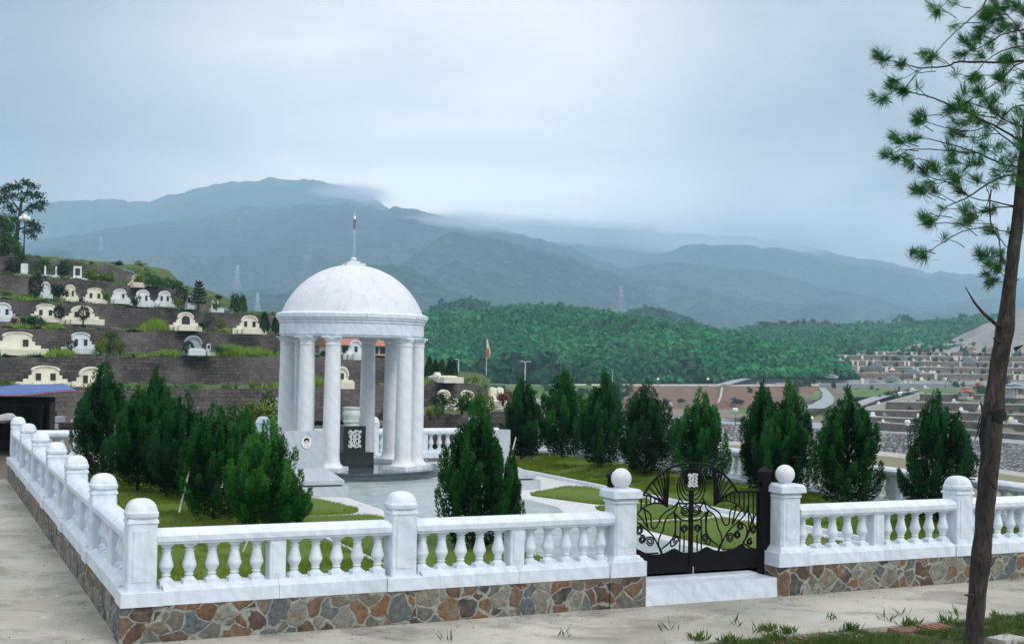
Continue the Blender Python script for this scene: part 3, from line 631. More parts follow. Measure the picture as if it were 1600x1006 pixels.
# two garden graves
def grave(label, hx0, hx1, hy, fx1, fy, portrait):
    w = hx1-hx0; t = thing('grave', label, 'grave', ((hx0+hx1)/2, hy, 0), 0, 'grey graves either side of the pavilion')
    dx = fx1-hx1+.02; dy = fy-hy
    def quad(z0, z1, g):
        a = [(-w/2-g, -.02), (w/2+g, -.02), (w/2+g+dx, dy-g), (-w/2-g+dx, dy-g)][::-1]; return MB().prism(a, z0, z1)
    quad(.150, .325, .07).build('base', 'grave granite', t); quad(.325, .348, -.015).build('joint', 'black granite', t); quad(.348, .405, .02).build('slab', 'grave granite', t)
    h = MB(); h.box(-w/2, w/2, -.018, .085, .15, .955, .004); hd = h.build('headstone', 'grave granite', t)
    if portrait:
        cx, cz = .025*w/.6, .79; el = lambda a, b, n=28: [(cx+a*math.cos(q), cz+b*math.sin(q)) for q in np.linspace(0, 2*math.pi, n+1)[:-1]]
        o = MB().prism(el(.076, .092), -.030, -.018, 'y').build('portrait', 'porcelain', hd)
        MB().prism([(cx+.034*math.cos(q), cz+.012+.042*math.sin(q)) for q in np.linspace(0, 2*math.pi, 21)[:-1]], -.0325, -.030, 'y').build('face', 'portrait skin', o)
        MB().prism([(cx+.042*math.cos(q), cz+.022+.045*math.sin(q)) for q in np.linspace(-.35, math.pi+.35, 18)]+[(cx-.028, cz+.012), (cx-.012, cz+.030), (cx+.012, cz+.034), (cx+.028, cz+.014)], -.0350, -.0325, 'y').build('hair', 'portrait hair', o)
        for sx in (-1, 1): MB().prism([(cx+sx*.024+.006*math.cos(q), cz-.055+.009*math.sin(q)) for q in np.linspace(0, 2*math.pi, 9)[:-1]], -.0325, -.030, 'y').build('collar_button', 'portrait hair', o)
        L = MB(); rr = random.Random(5)
        for row, (zz, n, hh) in enumerate(((.625, 13, .026), (.535, 9, .017), (.50, 7, .012))):
            x = -.16+.04*row
            for i in range(n):
                ww = rr.uniform(.008, .019); L.box(x, x+.004, -.0215, -.018, zz, zz+hh*rr.uniform(.6, 1)); L.box(x+.0045, x+ww, -.0215, -.018, zz+hh*rr.uniform(.1, .7), zz+hh*rr.uniform(.72, .9)) ; x += ww+.006
        L.build('inscription', 'lettering', hd)
a = on_y(445, 9.2); b = on_y(508, 9.2); f = gz(533, 750, .405)
grave('grey granite grave with an oval portrait on its headstone, left of the pavilion steps', a[0], b[0], 9.2, f[0], f[1], True)
a = on_y(736, 9.2); b = on_y(798, 9.2); f = gz(833, 741, .405)
grave('plain grey granite grave half hidden by a juniper, right of the pavilion steps', a[0], b[0], 9.2, f[0], f[1], False)
# ================================================================== junipers
def juniper_arrays(seed, rw=.31, plumes=58, per=330, lean=.0):
    """unit-height crown of upright plumes; returns leaf arrays and stem list"""
    r = np.random.default_rng(seed); LV = []; stems = []
    prof = lambda t: np.interp(t, [0, .08, .22, .42, .64, .82, .93, 1.], [.52, .84, 1., .96, .74, .43, .22, .05])
    for i in range(plumes):
        if i < 5: zb, zt, a, fr = .35+.1*i, 1.0-.055*i+r.uniform(-.02, .02), r.uniform(0, 6.28), .10+.16*(i > 0)*r.uniform(.4, 1.4)
        else:
            zb = r.uniform(.02, .62)**1.1; zt = min(zb+r.uniform(.20, .46), .97); a = i*2.39996+r.uniform(-.7, .7); fr = r.uniform(.60, 1.20)
        rt = rw*prof(zt)*fr if i >= 5 else rw*fr*.55; rb = rw*prof(zb)*.25
        mx = rw*prof((zb+zt)/2)*fr*.93
        B = np.array([rb*math.cos(a), rb*math.sin(a), zb]); T = np.array([rt*math.cos(a+.1), rt*math.sin(a+.1), zt]); M = np.array([mx*math.cos(a), mx*math.sin(a), (zb+zt)/2-.03])
        pt = r.uniform(-.25, .25); n = int(per*(1.15 if zb < .3 else .9)); t = r.uniform(.05, 1, n)**.8; t_ = t[:, None]
        A = (1-t_)**2*B+2*t_*(1-t_)*M+t_**2*T; tan = unit(2*(1-t_)*(M-B)+2*t_*(T-M))
        rad = .062*(1-t)**.7*np.sqrt(r.uniform(.1, 1, n))*r.uniform(.75, 1.25); o = unit(np.cross(tan, r.normal(size=(n, 3))))
        P = A+o*rad[:, None]; D = unit(tan*.75+o*1.0+np.array([0, 0, .35])+r.normal(size=(n, 3))*.35)
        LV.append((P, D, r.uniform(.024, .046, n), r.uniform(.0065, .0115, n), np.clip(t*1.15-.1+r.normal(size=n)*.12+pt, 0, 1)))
        stems.append(np.array([[0, 0, zb*.8], B, (B+M)/2+.0, M*.7+T*.3]))
    n = 3000; z = r.uniform(.04, .8, n); a = r.uniform(0, 6.28, n); q = np.sqrt(r.uniform(0, 1, n))*rw*prof(z)*.72
    P = np.column_stack([q*np.cos(a), q*np.sin(a), z]); D = unit(np.column_stack([np.cos(a), np.sin(a), np.full(n, .6)])+r.normal(size=(n, 3))*.6)
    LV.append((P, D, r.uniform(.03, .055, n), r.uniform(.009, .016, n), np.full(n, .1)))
    P, D, L, W, G = (np.concatenate([x[k] for x in LV]) for k in range(5)); V, F = leaf_arrays(P, D, L, W)
    return V, F, stems, np.repeat(G, 4)
JV = []
for k, (rw, pl) in enumerate(((.27, 58), (.33, 64), (.36, 66), (.30, 54), (.40, 72))):
    V, F, stems, G = juniper_arrays(40+k, rw, pl); ms = []
    for mt in ('juniper', 'juniper dark', 'juniper fresh'): me = np_mesh('crown', V, F, mt); ga = me.attributes.new('lit_tip', 'FLOAT', 'POINT'); ga.data.foreach_set('value', G.astype(np.float32)); ms.append(me)
    t = MB(); t.tube([(0, 0, 0), (.006, 0, .2), (-.004, .004, .5), (0, 0, .85)], [.017, .014, .009, .003], 8)
    for s in stems[5:]: t.tube(list(s), [.006, .005, .003, .0015], 4, False)
    JV.append((rw, ms, t.mesh('trunk', 60, 'twig')))
JG = 'clipped junipers inside the balustrade'
def juniper(px, Y, top, wpx, var, mt, label, z=.19, X=None, rz=None, lean=0, topw=None):
    p = on_x(px, X) if X is not None else on_y(px, Y); d = depth((p[0], p[1], z)); y0 = pix((p[0], p[1], z))[1]; h = (y0-top)*d/FPX; w = wpx*d/FPX
    t = thing('juniper_tree', label, 'juniper tree', (p[0], p[1], z), random.uniform(0, 6.28) if rz is None else rz, JG)
    rw, ms, tr = JV[var]; s = (w/2/rw/1.02, w/2/rw/1.02, h)
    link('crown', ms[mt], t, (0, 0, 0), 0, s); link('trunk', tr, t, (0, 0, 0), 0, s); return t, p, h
juniper(162, 10.4, 562, 98, 1, 1, 'dark tall juniper furthest left, in front of the far balustrade', rz=1)
juniper(218, 8.6, 603, 92, 3, 0, 'bushy juniper just right of the tall dark one, its top rounded')
juniper(243, 9.8, 573, 62, 0, 1, 'slim pointed juniper rising as a narrow spire above the left group')
juniper(288, 7.4, 612, 112, 2, 1, 'broad juniper in the middle of the left group with a white stake in front')
juniper(262, 8.3, 606, 70, 0, 0, 'narrow fresh green juniper between the spire and the broad middle tree')
juniper(338, 5.2, 628, 118, 2, 0, 'wide juniper in the left group behind the balusters, its top level with the wall foot')
juniper(384, 7.0, 634, 62, 0, 0, 'low narrow juniper just left of the far balustrade post with a domed cap')
juniper(418, 3.9, 652, 132, 4, 2, 'fresh green spreading juniper nearest the grave with the portrait')
juniper(452, 4.0, 742, 76, 4, 2, 'low leafy juniper sprawling onto the lawn at the foot of the fresh green one')
juniper(744, 2.0, 616, 122, 1, 0, 'lone thick juniper standing by itself in front of the slate paving')
juniper(800, 2.25, 700, 42, 0, 0, 'thin juniper shoot to the right of the lone thick juniper')
RZ = lambda x, y: float(lawn_z(np.array(x), np.array(y)))
juniper(816, 11.5, 588, 70, 0, 1, 'first juniper right of the lone one, at the far corner of the mound', .29)
juniper(880, 11.4, 574, 84, 3, 0, 'second juniper of the back row, tall with a forked top', .29)
for px, top, w, v, mt, lab in ((941, 577, 86, 1, 1, 'third juniper of the back row, between the forked one and the widest one'), (1010, 595, 108, 4, 1, 'widest juniper of the back row, directly behind the white ball of the left gate pillar'),
        (1096, 606, 94, 2, 0, 'juniper behind the gate arch, its side branches ragged'), (1192, 596, 78, 0, 1, 'left of the close pair of junipers behind the right gate pillar'),
        (1229, 594, 104, 1, 0, 'right of the close pair of junipers, directly behind the right ball finial'), (1326, 604, 118, 2, 0, 'juniper standing alone between the right gate pillar and the domed post'),
        (1468, 608, 122, 4, 1, 'juniper furthest right, close beside the pine trunk')):
    juniper(px, 0, top, w, v, mt, lab, .30, X=9.12 if px > 1150 else 9.0)
def stake(a, b, d0, d1, label):
    p, q = at(*a, d0), at(*b, d1); o = MB().tube([np.zeros(3), p-q], [.012, .009], 7).build('stake', 'wood stake', None, 50, tuple(q)); tag(o, label, 'stake', 'pale stakes propping the junipers')
stake((180, 664), (180, 728), 17.6, 17.6, 'upright pale stake in front of the tallest dark juniper at far left')
stake((297, 730), (280, 800), 14.6, 14.4, 'leaning white stake in front of the broad middle juniper')
stake((388, 842), (372, 880), 12.4, 12.4, 'pale stake seen slanting between the front left balusters')
stake((806, 683), (798, 715), 22.5, 22.2, 'pale stake leaning by the right grave headstone')
# ================================================================== the pine in the right foreground
PD = 9.55
def pp_(px, py, dd=0.): return at(px, py, PD+dd)
pb0 = pp_(1520, 1010)
tk = [(1519, 1020, 17.5), (1523, 985, 17), (1526, 930, 17.5), (1531, 870, 18), (1537, 815, 17.5), (1544, 760, 17), (1549, 700, 17.5), (1553, 640, 18.5), (1559, 585, 15.5), (1566, 540, 15), (1572, 505, 15.5), (1577, 450, 12), (1583, 395, 11.5), (1590, 340, 10.5), (1596, 285, 10), (1603, 220, 9), (1609, 150, 8), (1614, 80, 7.5), (1620, 0, 7), (1627, -90, 5.5), (1632, -190, 3.5), (1636, -260, 1.5)]
rr = random.Random(3)
pine = thing('pine_tree', 'slender pine with a leaning brown trunk and sparse needle tufts at the right edge', 'pine tree', tuple(pp_(1519, 1018)))
O = np.array(pine.location)
m = MB(); pts = []; rad = []
ks = np.linspace(0, len(tk)-1, 150)
for k in ks:
    i = int(min(k, len(tk)-2)); f = k-i; a, b = tk[i], tk[i+1]
    pts.append(pp_(a[0]+(b[0]-a[0])*f, a[1]+(b[1]-a[1])*f)-O); rad.append((a[2]+(b[2]-a[2])*f)*.82*PD/FPX)
m.tube(pts, rad, 22); V = np.array(m.v); 
c = np.repeat(np.array(pts), 22, 0); ang = np.tile(np.arange(22), 150); hgt = np.repeat(np.arange(150), 22)
nz = noise2(ang/22*14+0., hgt*.30, 31, 4)*.05+noise2(ang/22*6., hgt*.09, 32, 3)*.07
kn = np.zeros(150)
for kpx, amp in ((640, .22), (510, .25), (760, .1), (870, .1), (545, .15)):
    j = int(np.argmin([abs(pix(p+O)[1]-kpx) for p in pts])); kn += amp*np.exp(-((np.arange(150)-j)/2.2)**2)
V = c+(V-c)*(1+nz+np.repeat(kn, 22)*(.4+.6*np.abs(np.sin(ang*.29+1))))[:, None]; m.v = [tuple(v) for v in V]
m.build('trunk', 'bark', pine, 60)
BR = [  # (path px, radius px at start/end, depth drift at the end)
 ([(1607, 95), (1560, 98), (1500, 97), (1480, 103), (1440, 107), (1425, 103), (1400, 97), (1376, 91)], 2.6, .7, -.5), ([(1462, 112), (1435, 113), (1418, 104), (1407, 101)], 1., .6, -.4),
 ([(1440, 107), (1425, 125), (1410, 143)], .9, .6, -.5), ([(1434, 110), (1418, 120), (1396, 128)], .8, .5, -.5), ([(1436, 108), (1420, 130), (1413, 142)], .8, .5, -.5),
 ([(1602, 225), (1560, 200), (1520, 180), (1480, 163), (1455, 152), (1425, 145), (1400, 141), (1378, 156)], 2.4, .7, -.6), ([(1610, 92), (1585, 104), (1568, 122), (1540, 140), (1505, 165)], 1.8, .7, .3),
 ([(1618, 20), (1580, -20), (1545, -5), (1535, 12), (1510, 35), (1485, 58), (1466, 78), (1453, 92)], 2., .6, -.7), ([(1545, -5), (1500, -12), (1478, 5), (1465, 19)], 1.2, .7, -.7),
 ([(1616, 45), (1580, 50), (1555, 60), (1530, 75), (1500, 85)], 1.8, .7, .4), ([(1614, 70), (1570, 78), (1540, 96), (1520, 120)], 1.6, .7, .5), ([(1600, 60), (1580, 30), (1560, 15), (1540, 22)], 1.3, .6, .2),
 ([(1599, 262), (1565, 256), (1530, 240), (1500, 230), (1450, 217), (1425, 217)], 2.2, .6, -.3), ([(1530, 240), (1490, 236), (1430, 233), (1410, 240), (1399, 248)], 1.4, .6, -.3), ([(1595, 275), (1570, 276), (1540, 290), (1510, 310), (1490, 318), (1475, 326), (1465, 340), (1452, 346)], 2.2, .6, -.6),
 ([(1514, 307), (1495, 292), (1478, 284), (1460, 262)], 1.2, .6, -.6), ([(1478, 284), (1455, 290), (1440, 300)], 1., .6, -.7), ([(1590, 323), (1550, 315), (1520, 309), (1498, 296)], 1.8, .7, .2), ([(1589, 324), (1560, 324), (1545, 328)], 1.6, 1., .1),
 ([(1548, 296), (1546, 328), (1550, 353), (1561, 375), (1564, 402)], 1.6, 1.2, .2), ([(1550, 353), (1510, 360), (1485, 372), (1460, 388), (1443, 401)], 1.3, .6, -.5), ([(1550, 353), (1565, 361), (1586, 363)], 1.1, 1.1, .0),
 ([(1584, 393), (1568, 381), (1558, 364), (1546, 359)], 1.1, .6, .1), ([(1564, 402), (1560, 425), (1548, 441)], 1., .6, .2), ([(1564, 398), (1545, 402), (1532, 398)], .9, .6, .2), ([(1540, 290), (1545, 310), (1535, 335), (1520, 340)], 1., .6, .4), ([(1545, 328), (1530, 330), (1515, 338)], .9, .6, .3),
 ([(1601, 240), (1570, 215), (1545, 195), (1530, 190)], 1.8, .8, .7), ([(1604, 200), (1575, 190), (1550, 170), (1530, 140)], 1.8, .8, -.8), ([(1606, 170), (1640, 150), (1670, 160)], 1.8, .8, -.3), ([(1598, 270), (1640, 250), (1675, 262)], 1.8, .8, .3),
 ([(1606, 165), (1580, 170), (1550, 205), (1520, 215), (1490, 205)], 1.6, .7, .2), ([(1612, 110), (1640, 90), (1680, 70)], 1.8, .8, .2), ([(1545, 195), (1520, 205), (1480, 200), (1452, 192), (1435, 187)], 1.2, .6, -.2), ([(1626, -80), (1580, -60), (1540, -40), (1500, -45)], 1.6, .7, -.3), ([(1622, -30), (1660, -60), (1690, -50)], 1.6, .7, .3), ([(1630, -160), (1600, -200), (1570, -210)], 1.2, .6, .2), ([(1629, -140), (1660, -190)], 1.2, .6, -.2),
]
m = MB(); TUFT = []
for pts_, r0, r1, dd in BR:
    n = len(pts_); P = bez([np.array([a, b, dd*(i/(n-1))]) for i, (a, b) in enumerate(pts_)], 5); P = [pp_(p[0]+rr.uniform(-.7, .7), p[1]+rr.uniform(-.7, .7), p[2])-O for p in P]
    rs = np.linspace(r0*.78, r1*.8, len(P))*PD/FPX; m.tube(P, list(rs), 5); TUFT.append((P[-1], P[-1]-P[max(-3, -len(P))]))
m.build('branches', 'twig', pine, 60)
m = MB(); P = [pp_(a, b, -.1*i)-O for i, (a, b) in enumerate(((1570, 516), (1552, 503), (1535, 488), (1522, 472), (1508, 448)))]; m.tube(P, [.017, .014, .011, .008, .003], 7); m.build('dead_branch', 'bark', pine, 60)
for (a, b), (c_, e) in (((1540, 660), (1532, 628)), ((1586, 545), (1598, 540)), ((1561, 535), (1552, 528)), ((1520, 930), (1507, 929)), ((1555, 762), (1546, 750))): MB().tube([pp_(a, b, -.1)-O, pp_(c_, e, -.16)-O], [.016, .005], 6).build('knot', 'bark', pine, 50)
def tuft(c, d, n, L, r): 
    d = unit(np.array(d, float)+np.array([0, 0, .25])*np.linalg.norm(d)); D = unit(d*r.uniform(.55, 1.3, (n, 1))+r.normal(size=(n, 3))*.40-np.array([0, 0, .12])); P = np.array(c)-d*r.uniform(0, .06, (n, 1))+r.normal(size=(n, 3))*.004
    return P, D, r.uniform(.6, 1.0, n)*L, r.uniform(.0026, .0042, n)
rg = np.random.default_rng(11); TL = []
for p, d in TUFT: TL.append(tuft(p, d, 130, .125, rg)); TL.append(tuft(p-unit(d)*.04, d+rg.normal(size=3)*np.linalg.norm(d)*.8, 80, .11, rg))
EX = [(1372, 83, 2), (1365, 150, 3), (1396, 136, 3), (1390, 138, 2), (1434, 136, 1), (1441, 85, 2), (1449, 82, 2), (1463, 88, 2), (1490, 40, 2), (1455, 8, 3), (1462, 15, 2), (1490, 5, 2), (1493, 115, 3), (1498, 155, 4), (1487, 168, 5), (1480, 175, 3), (1508, 145, 3), (1526, 118, 2), (1437, 183, 4), (1432, 190, 2), (1420, 243, 1), (1403, 222, 5), (1396, 215, 4), (1385, 243, 4), (1392, 240, 2),
      (1425, 260, 5), (1418, 252, 3), (1445, 272, 5), (1460, 262, 5), (1452, 285, 3), (1433, 298, 5), (1440, 292, 3), (1462, 298, 4), (1473, 325, 2), (1447, 342, 5), (1440, 336, 3), (1455, 350, 2), (1507, 328, 4), (1517, 322, 3), (1500, 350, 2), (1512, 350, 4), (1475, 372, 3), (1430, 393, 4), (1442, 392, 3), (1530, 395, 2), (1552, 395, 4), (1546, 410, 4), (1556, 415, 5), (1560, 420, 4), (1541, 428, 4), (1549, 440, 2),
      (1545, 18, 6), (1552, 30, 6), (1540, 28, 5), (1560, 20, 5), (1570, 12, 5), (1530, 60, 4), (1520, 58, 5), (1515, 72, 4), (1505, 62, 4), (1535, 50, 5), (1590, 10, 5), (1598, 20, 4), (1585, 60, 4), (1590, 75, 3), (1575, 95, 4), (1568, 108, 3), (1595, 120, 4), (1580, 130, 3)]
for k in range(95): EX.append((rg.uniform(1478, 1625), rg.uniform(140, 290), 3))
for cx_, cy_ in ((1672, 160), (1675, 262), (1682, 70), (1690, -52), (1660, -190), (1570, -210), (1640, 150), (1645, 255), (1650, 85)):
    for k in range(5): EX.append((cx_+rg.normal()*16, cy_+rg.normal()*12, 3))
for k in range(40): EX.append((rg.uniform(1530, 1640), rg.uniform(-60, 130), 4))
TWM = []
for x, y, k in EX:
    dd = rg.uniform(-.5, .5); c = pp_(x, y, dd)-O; d = RT*-rg.uniform(-.1, 1)+np.array([0, 0, rg.uniform(-.15, .8)])+rg.normal(size=3)*.25
    for q in range(max(1, k//2)): TL.append(tuft(c+rg.normal(size=3)*.018*q, d+rg.normal(size=3)*.4, int(50+6*k), rg.uniform(.095, .13), rg))
    e = pp_(x+rg.uniform(15, 45), y+rg.uniform(-6, 22), dd*.6)-O; mid = (c+e)/2+rg.normal(size=3)*.012; MB().tube([e, mid, c], [.0040, .003, .0022], 4).build('twig', 'twig', pine, 50) if len([c for c in pine.children if c.name.startswith('twig')]) < 98 else None
P, D, L, W = (np.concatenate([t[k] for t in TL]) for k in range(4)); V, F = leaf_arrays(P, D, L, W)
link('needles', np_mesh('needles', V, F, 'pine needles'), pine)
# black netting tied round the trunk, hanging
m = MB(); P = []
for i, (x, y, w) in enumerate(((1553, 638, 17.5), (1552, 648, 18.5), (1552, 657, 16.5))): P.append([tuple(pp_(x, y)-O+(RT*math.cos(a)+FW*math.sin(a))*w*(1+.10*math.sin(3*a+i*2))*PD/FPX) for a in np.linspace(0, 2*math.pi, 25)])
m.loft(P); 
s1 = [(1540, 648, 7), (1541, 680, 9), (1536, 712, 6), (1534, 740, 4), (1530, 765, 2.5), (1531, 785, 1)]
rows = [[tuple(pp_(x+w*t+3*math.sin(y*.09), y, -.115-.02*math.cos(t*3))-O) for t in np.linspace(-1, 1, 7)] for x, y, w in s1]; m.loft(rows)
for x, y in ((1522, 690), (1526, 672)): m.tube([pp_(1538, 645, -.12)-O, pp_((1538+x)/2-2, y-16, -.13)-O, pp_(x, y, -.13)-O], [.008, .006, .002], 5)
tag(m.build('netting', 'black net', None, 50, tuple(O)), 'black netting wrapped and hanging on the pine trunk', 'netting')
# ================================================================== left hillside cemetery
def terrace_d(d0, px): return d0*(1+px/3000)
TERR = {  # wall: (px list), base y, top y, base depth, top depth
 'G': ([600, 660, 720, 800, 850], [668, 667, 665, 664, 668], [649, 648, 647, 645, 650], 44, 44.5),
 'F': ([-140, 0, 120, 250, 435, 600, 680, 720, 748, 762], [668, 662, 655, 645, 637, 636, 634, 630, 622, 620], [608, 609, 609, 608, 606, 602, 599, 598, 602, 612], 62, 63.2),
 'E': ([-140, 0, 120, 250, 435, 600, 640, 655], [597, 597, 598, 600, 601, 599, 598, 597], [557, 557, 557, 557, 557, 558, 560, 580], 74, 75.2),
 'D': ([-140, 0, 120, 250, 380, 435, 500, 520], [555, 554, 553, 551, 550, 550, 551, 553], [508, 511, 514, 517, 519, 521, 527, 548], 85, 86.2),
 'C': ([-140, 0, 120, 250, 380, 422, 445, 470], [503, 507, 511, 515, 519, 521, 523, 526], [458, 466, 474, 482, 490, 493, 506, 524], 97, 98.2),
 'B': ([-140, 0, 120, 210, 275, 310, 330], [452, 458, 465, 471, 477, 482, 486], [420, 428, 437, 445, 451, 463, 480], 109, 110),
 'A': ([-140, 0, 100, 180, 205, 222], [421, 425, 431, 436, 440, 447], [392, 400, 409, 417, 423, 442], 121, 122),
}
TNM = {'G': 'low dark retaining wall at the foot of the cemetery, just behind the far balustrade', 'F': 'lowest long brick retaining wall of the hillside cemetery, behind the junipers', 'E': 'brick retaining wall above the pale tombs beside the blue tarpaulin',
       'D': 'brick retaining wall behind the wide cream tomb at the left edge', 'C': 'brick retaining wall behind the two cream tombs with globe bushes', 'B': 'brick retaining wall behind the row of six pale tombs', 'A': 'topmost stone retaining wall under the big tree and the globe lamp'}
def tz(key, px, which):
    X, b, t, db, dt = TERR[key]; return at(px, interp(X, b if which == 'b' else t, px), terrace_d(db if which == 'b' else dt, px))
SOIL = []
keys = ['G', 'F', 'E', 'D', 'C', 'B', 'A']
for key in keys:
    X, b, t, db, dt = TERR[key]; xs = sorted(set(list(np.linspace(X[0], X[-1], 40))+X)); m = MB()
    B = [tz(key, x, 'b') for x in xs]; T = [tz(key, x, 't') for x in xs]; dn = np.array([0, 0, -1.5]); bk = FW*np.array([1, 1, 0])*.5
    B = [p+dn*.5 for p in B]; wob = noise2(np.array(xs)*.05, np.array(xs)*0., 5, 3)*.06
    T = [p+np.array([0, 0, w]) for p, w in zip(T, wob)]
    M1 = [p*.5+q*.5+FW*.06 for p, q in zip(B, T)]
    m.loft([B, M1, T, [p+bk for p in T], [p+bk+dn for p in T]]); tag(m.build('retaining_wall', 'terrace wall', None, False), TNM[key], 'wall', 'retaining walls of the left cemetery')
def terr_point(key, px, t):                              # ground between the top of wall `key` and the base of the next one
    i = keys.index(key); X2 = TERR[keys[i+1]][0] if i+1 < len(keys) else None; a = tz(key, px, 't')
    if key == 'A': b = a+FW*14+np.array([0, 0, .6])
    elif px > X2[-1]: b = a+FW*11+np.array([0, 0, .25])
    else: b = tz(keys[i+1], px, 'b')
    return a+(b-a)*t
for key in keys:
    X = TERR[key][0]; xs = np.linspace(X[0], X[-1], 60); rows = []
    for t in (.02, .1, .3, .5, .7, .9, 1.04): rows.append([tuple(terr_point(key, x, t)+np.array([0, 0, -.03+(.10*math.sin(x*.13+t*7)+.06*math.sin(x*.41+t*3))*(0 < t < 1)])) for x in xs])
    m = MB(); m.loft(rows); struct('terrace', m, 'terrace soil', 50)
# ground in front of the lowest wall
def grass_on(key, x0, x1, t0, t1, n, h0, h1, mat, w=.06, sc=.06, th=0., seed=1):
    xs = RNG.uniform(x0, x1, n); ts = RNG.uniform(t0, t1, n); k = noise2(xs*sc, ts*3+keys.index(key)*9, seed, 3) > th; xs, ts = xs[k], ts[k]
    P = np.array([terr_point(key, a, b) for a, b in zip(xs, ts)]); P[:, 2] -= .05; D = np.column_stack([RNG.normal(size=(len(P), 2))*.5, np.ones(len(P))]); return blade_arrays(P, D, RNG.uniform(h0, h1, len(P)), RNG.uniform(.6, 1.3, len(P))*w)
A_ = [grass_on(k, -60, TERR[k][0][-1], 0., .6, 2600, .12, .42, '', .07, .05, -.1, i) for i, k in enumerate(keys[1:])]
V, F = cat_arrays(A_); tag(link('grass', np_mesh('grass', V, F, 'bush green')), kind='stuff')
B_ = []
for key, x0, x1, n, h in (('E', 318, 405, 1500, .95), ('E', 430, 470, 300, .6), ('D', 215, 270, 900, 1.1), ('D', 190, 335, 700, .45), ('D', 335, 372, 250, .5), ('E', 60, 130, 500, .7), ('D', 350, 440, 800, .6), ('E', 225, 300, 500, .6), ('E', 200, 330, 500, .4), ('F', 400, 560, 900, .9), ('F', 600, 680, 500, .7), ('D', 0, 60, 300, .4), ('C', 0, 80, 400, .4), ('E', 350, 440, 900, .8), ('D', 60, 110, 300, .5), ('F', 740, 800, 0, .5)):
    if n:
        cx = (x0+x1)/2; q = np.clip(RNG.normal(cx, (x1-x0)/4.2, n), x0, x1); ts = RNG.uniform(.02, .28, n); kk = 'E' if key == 'E' else key
        P = np.array([terr_point(kk, a, b) for a, b in zip(q, ts)]); P[:, 2] -= .05; env = np.clip(1-((q-cx)/((x1-x0)/2))**2, .25, 1)
        D = np.column_stack([RNG.normal(size=(n, 2))*.35, np.ones(n)]); B_.append(blade_arrays(P, D, h*env*RNG.uniform(.5, 1.1, n), RNG.uniform(.05, .10, n)))
V, F = cat_arrays(B_); tag(link('tall_grass', np_mesh('tall_grass', V, F, 'bright grass')), kind='stuff')
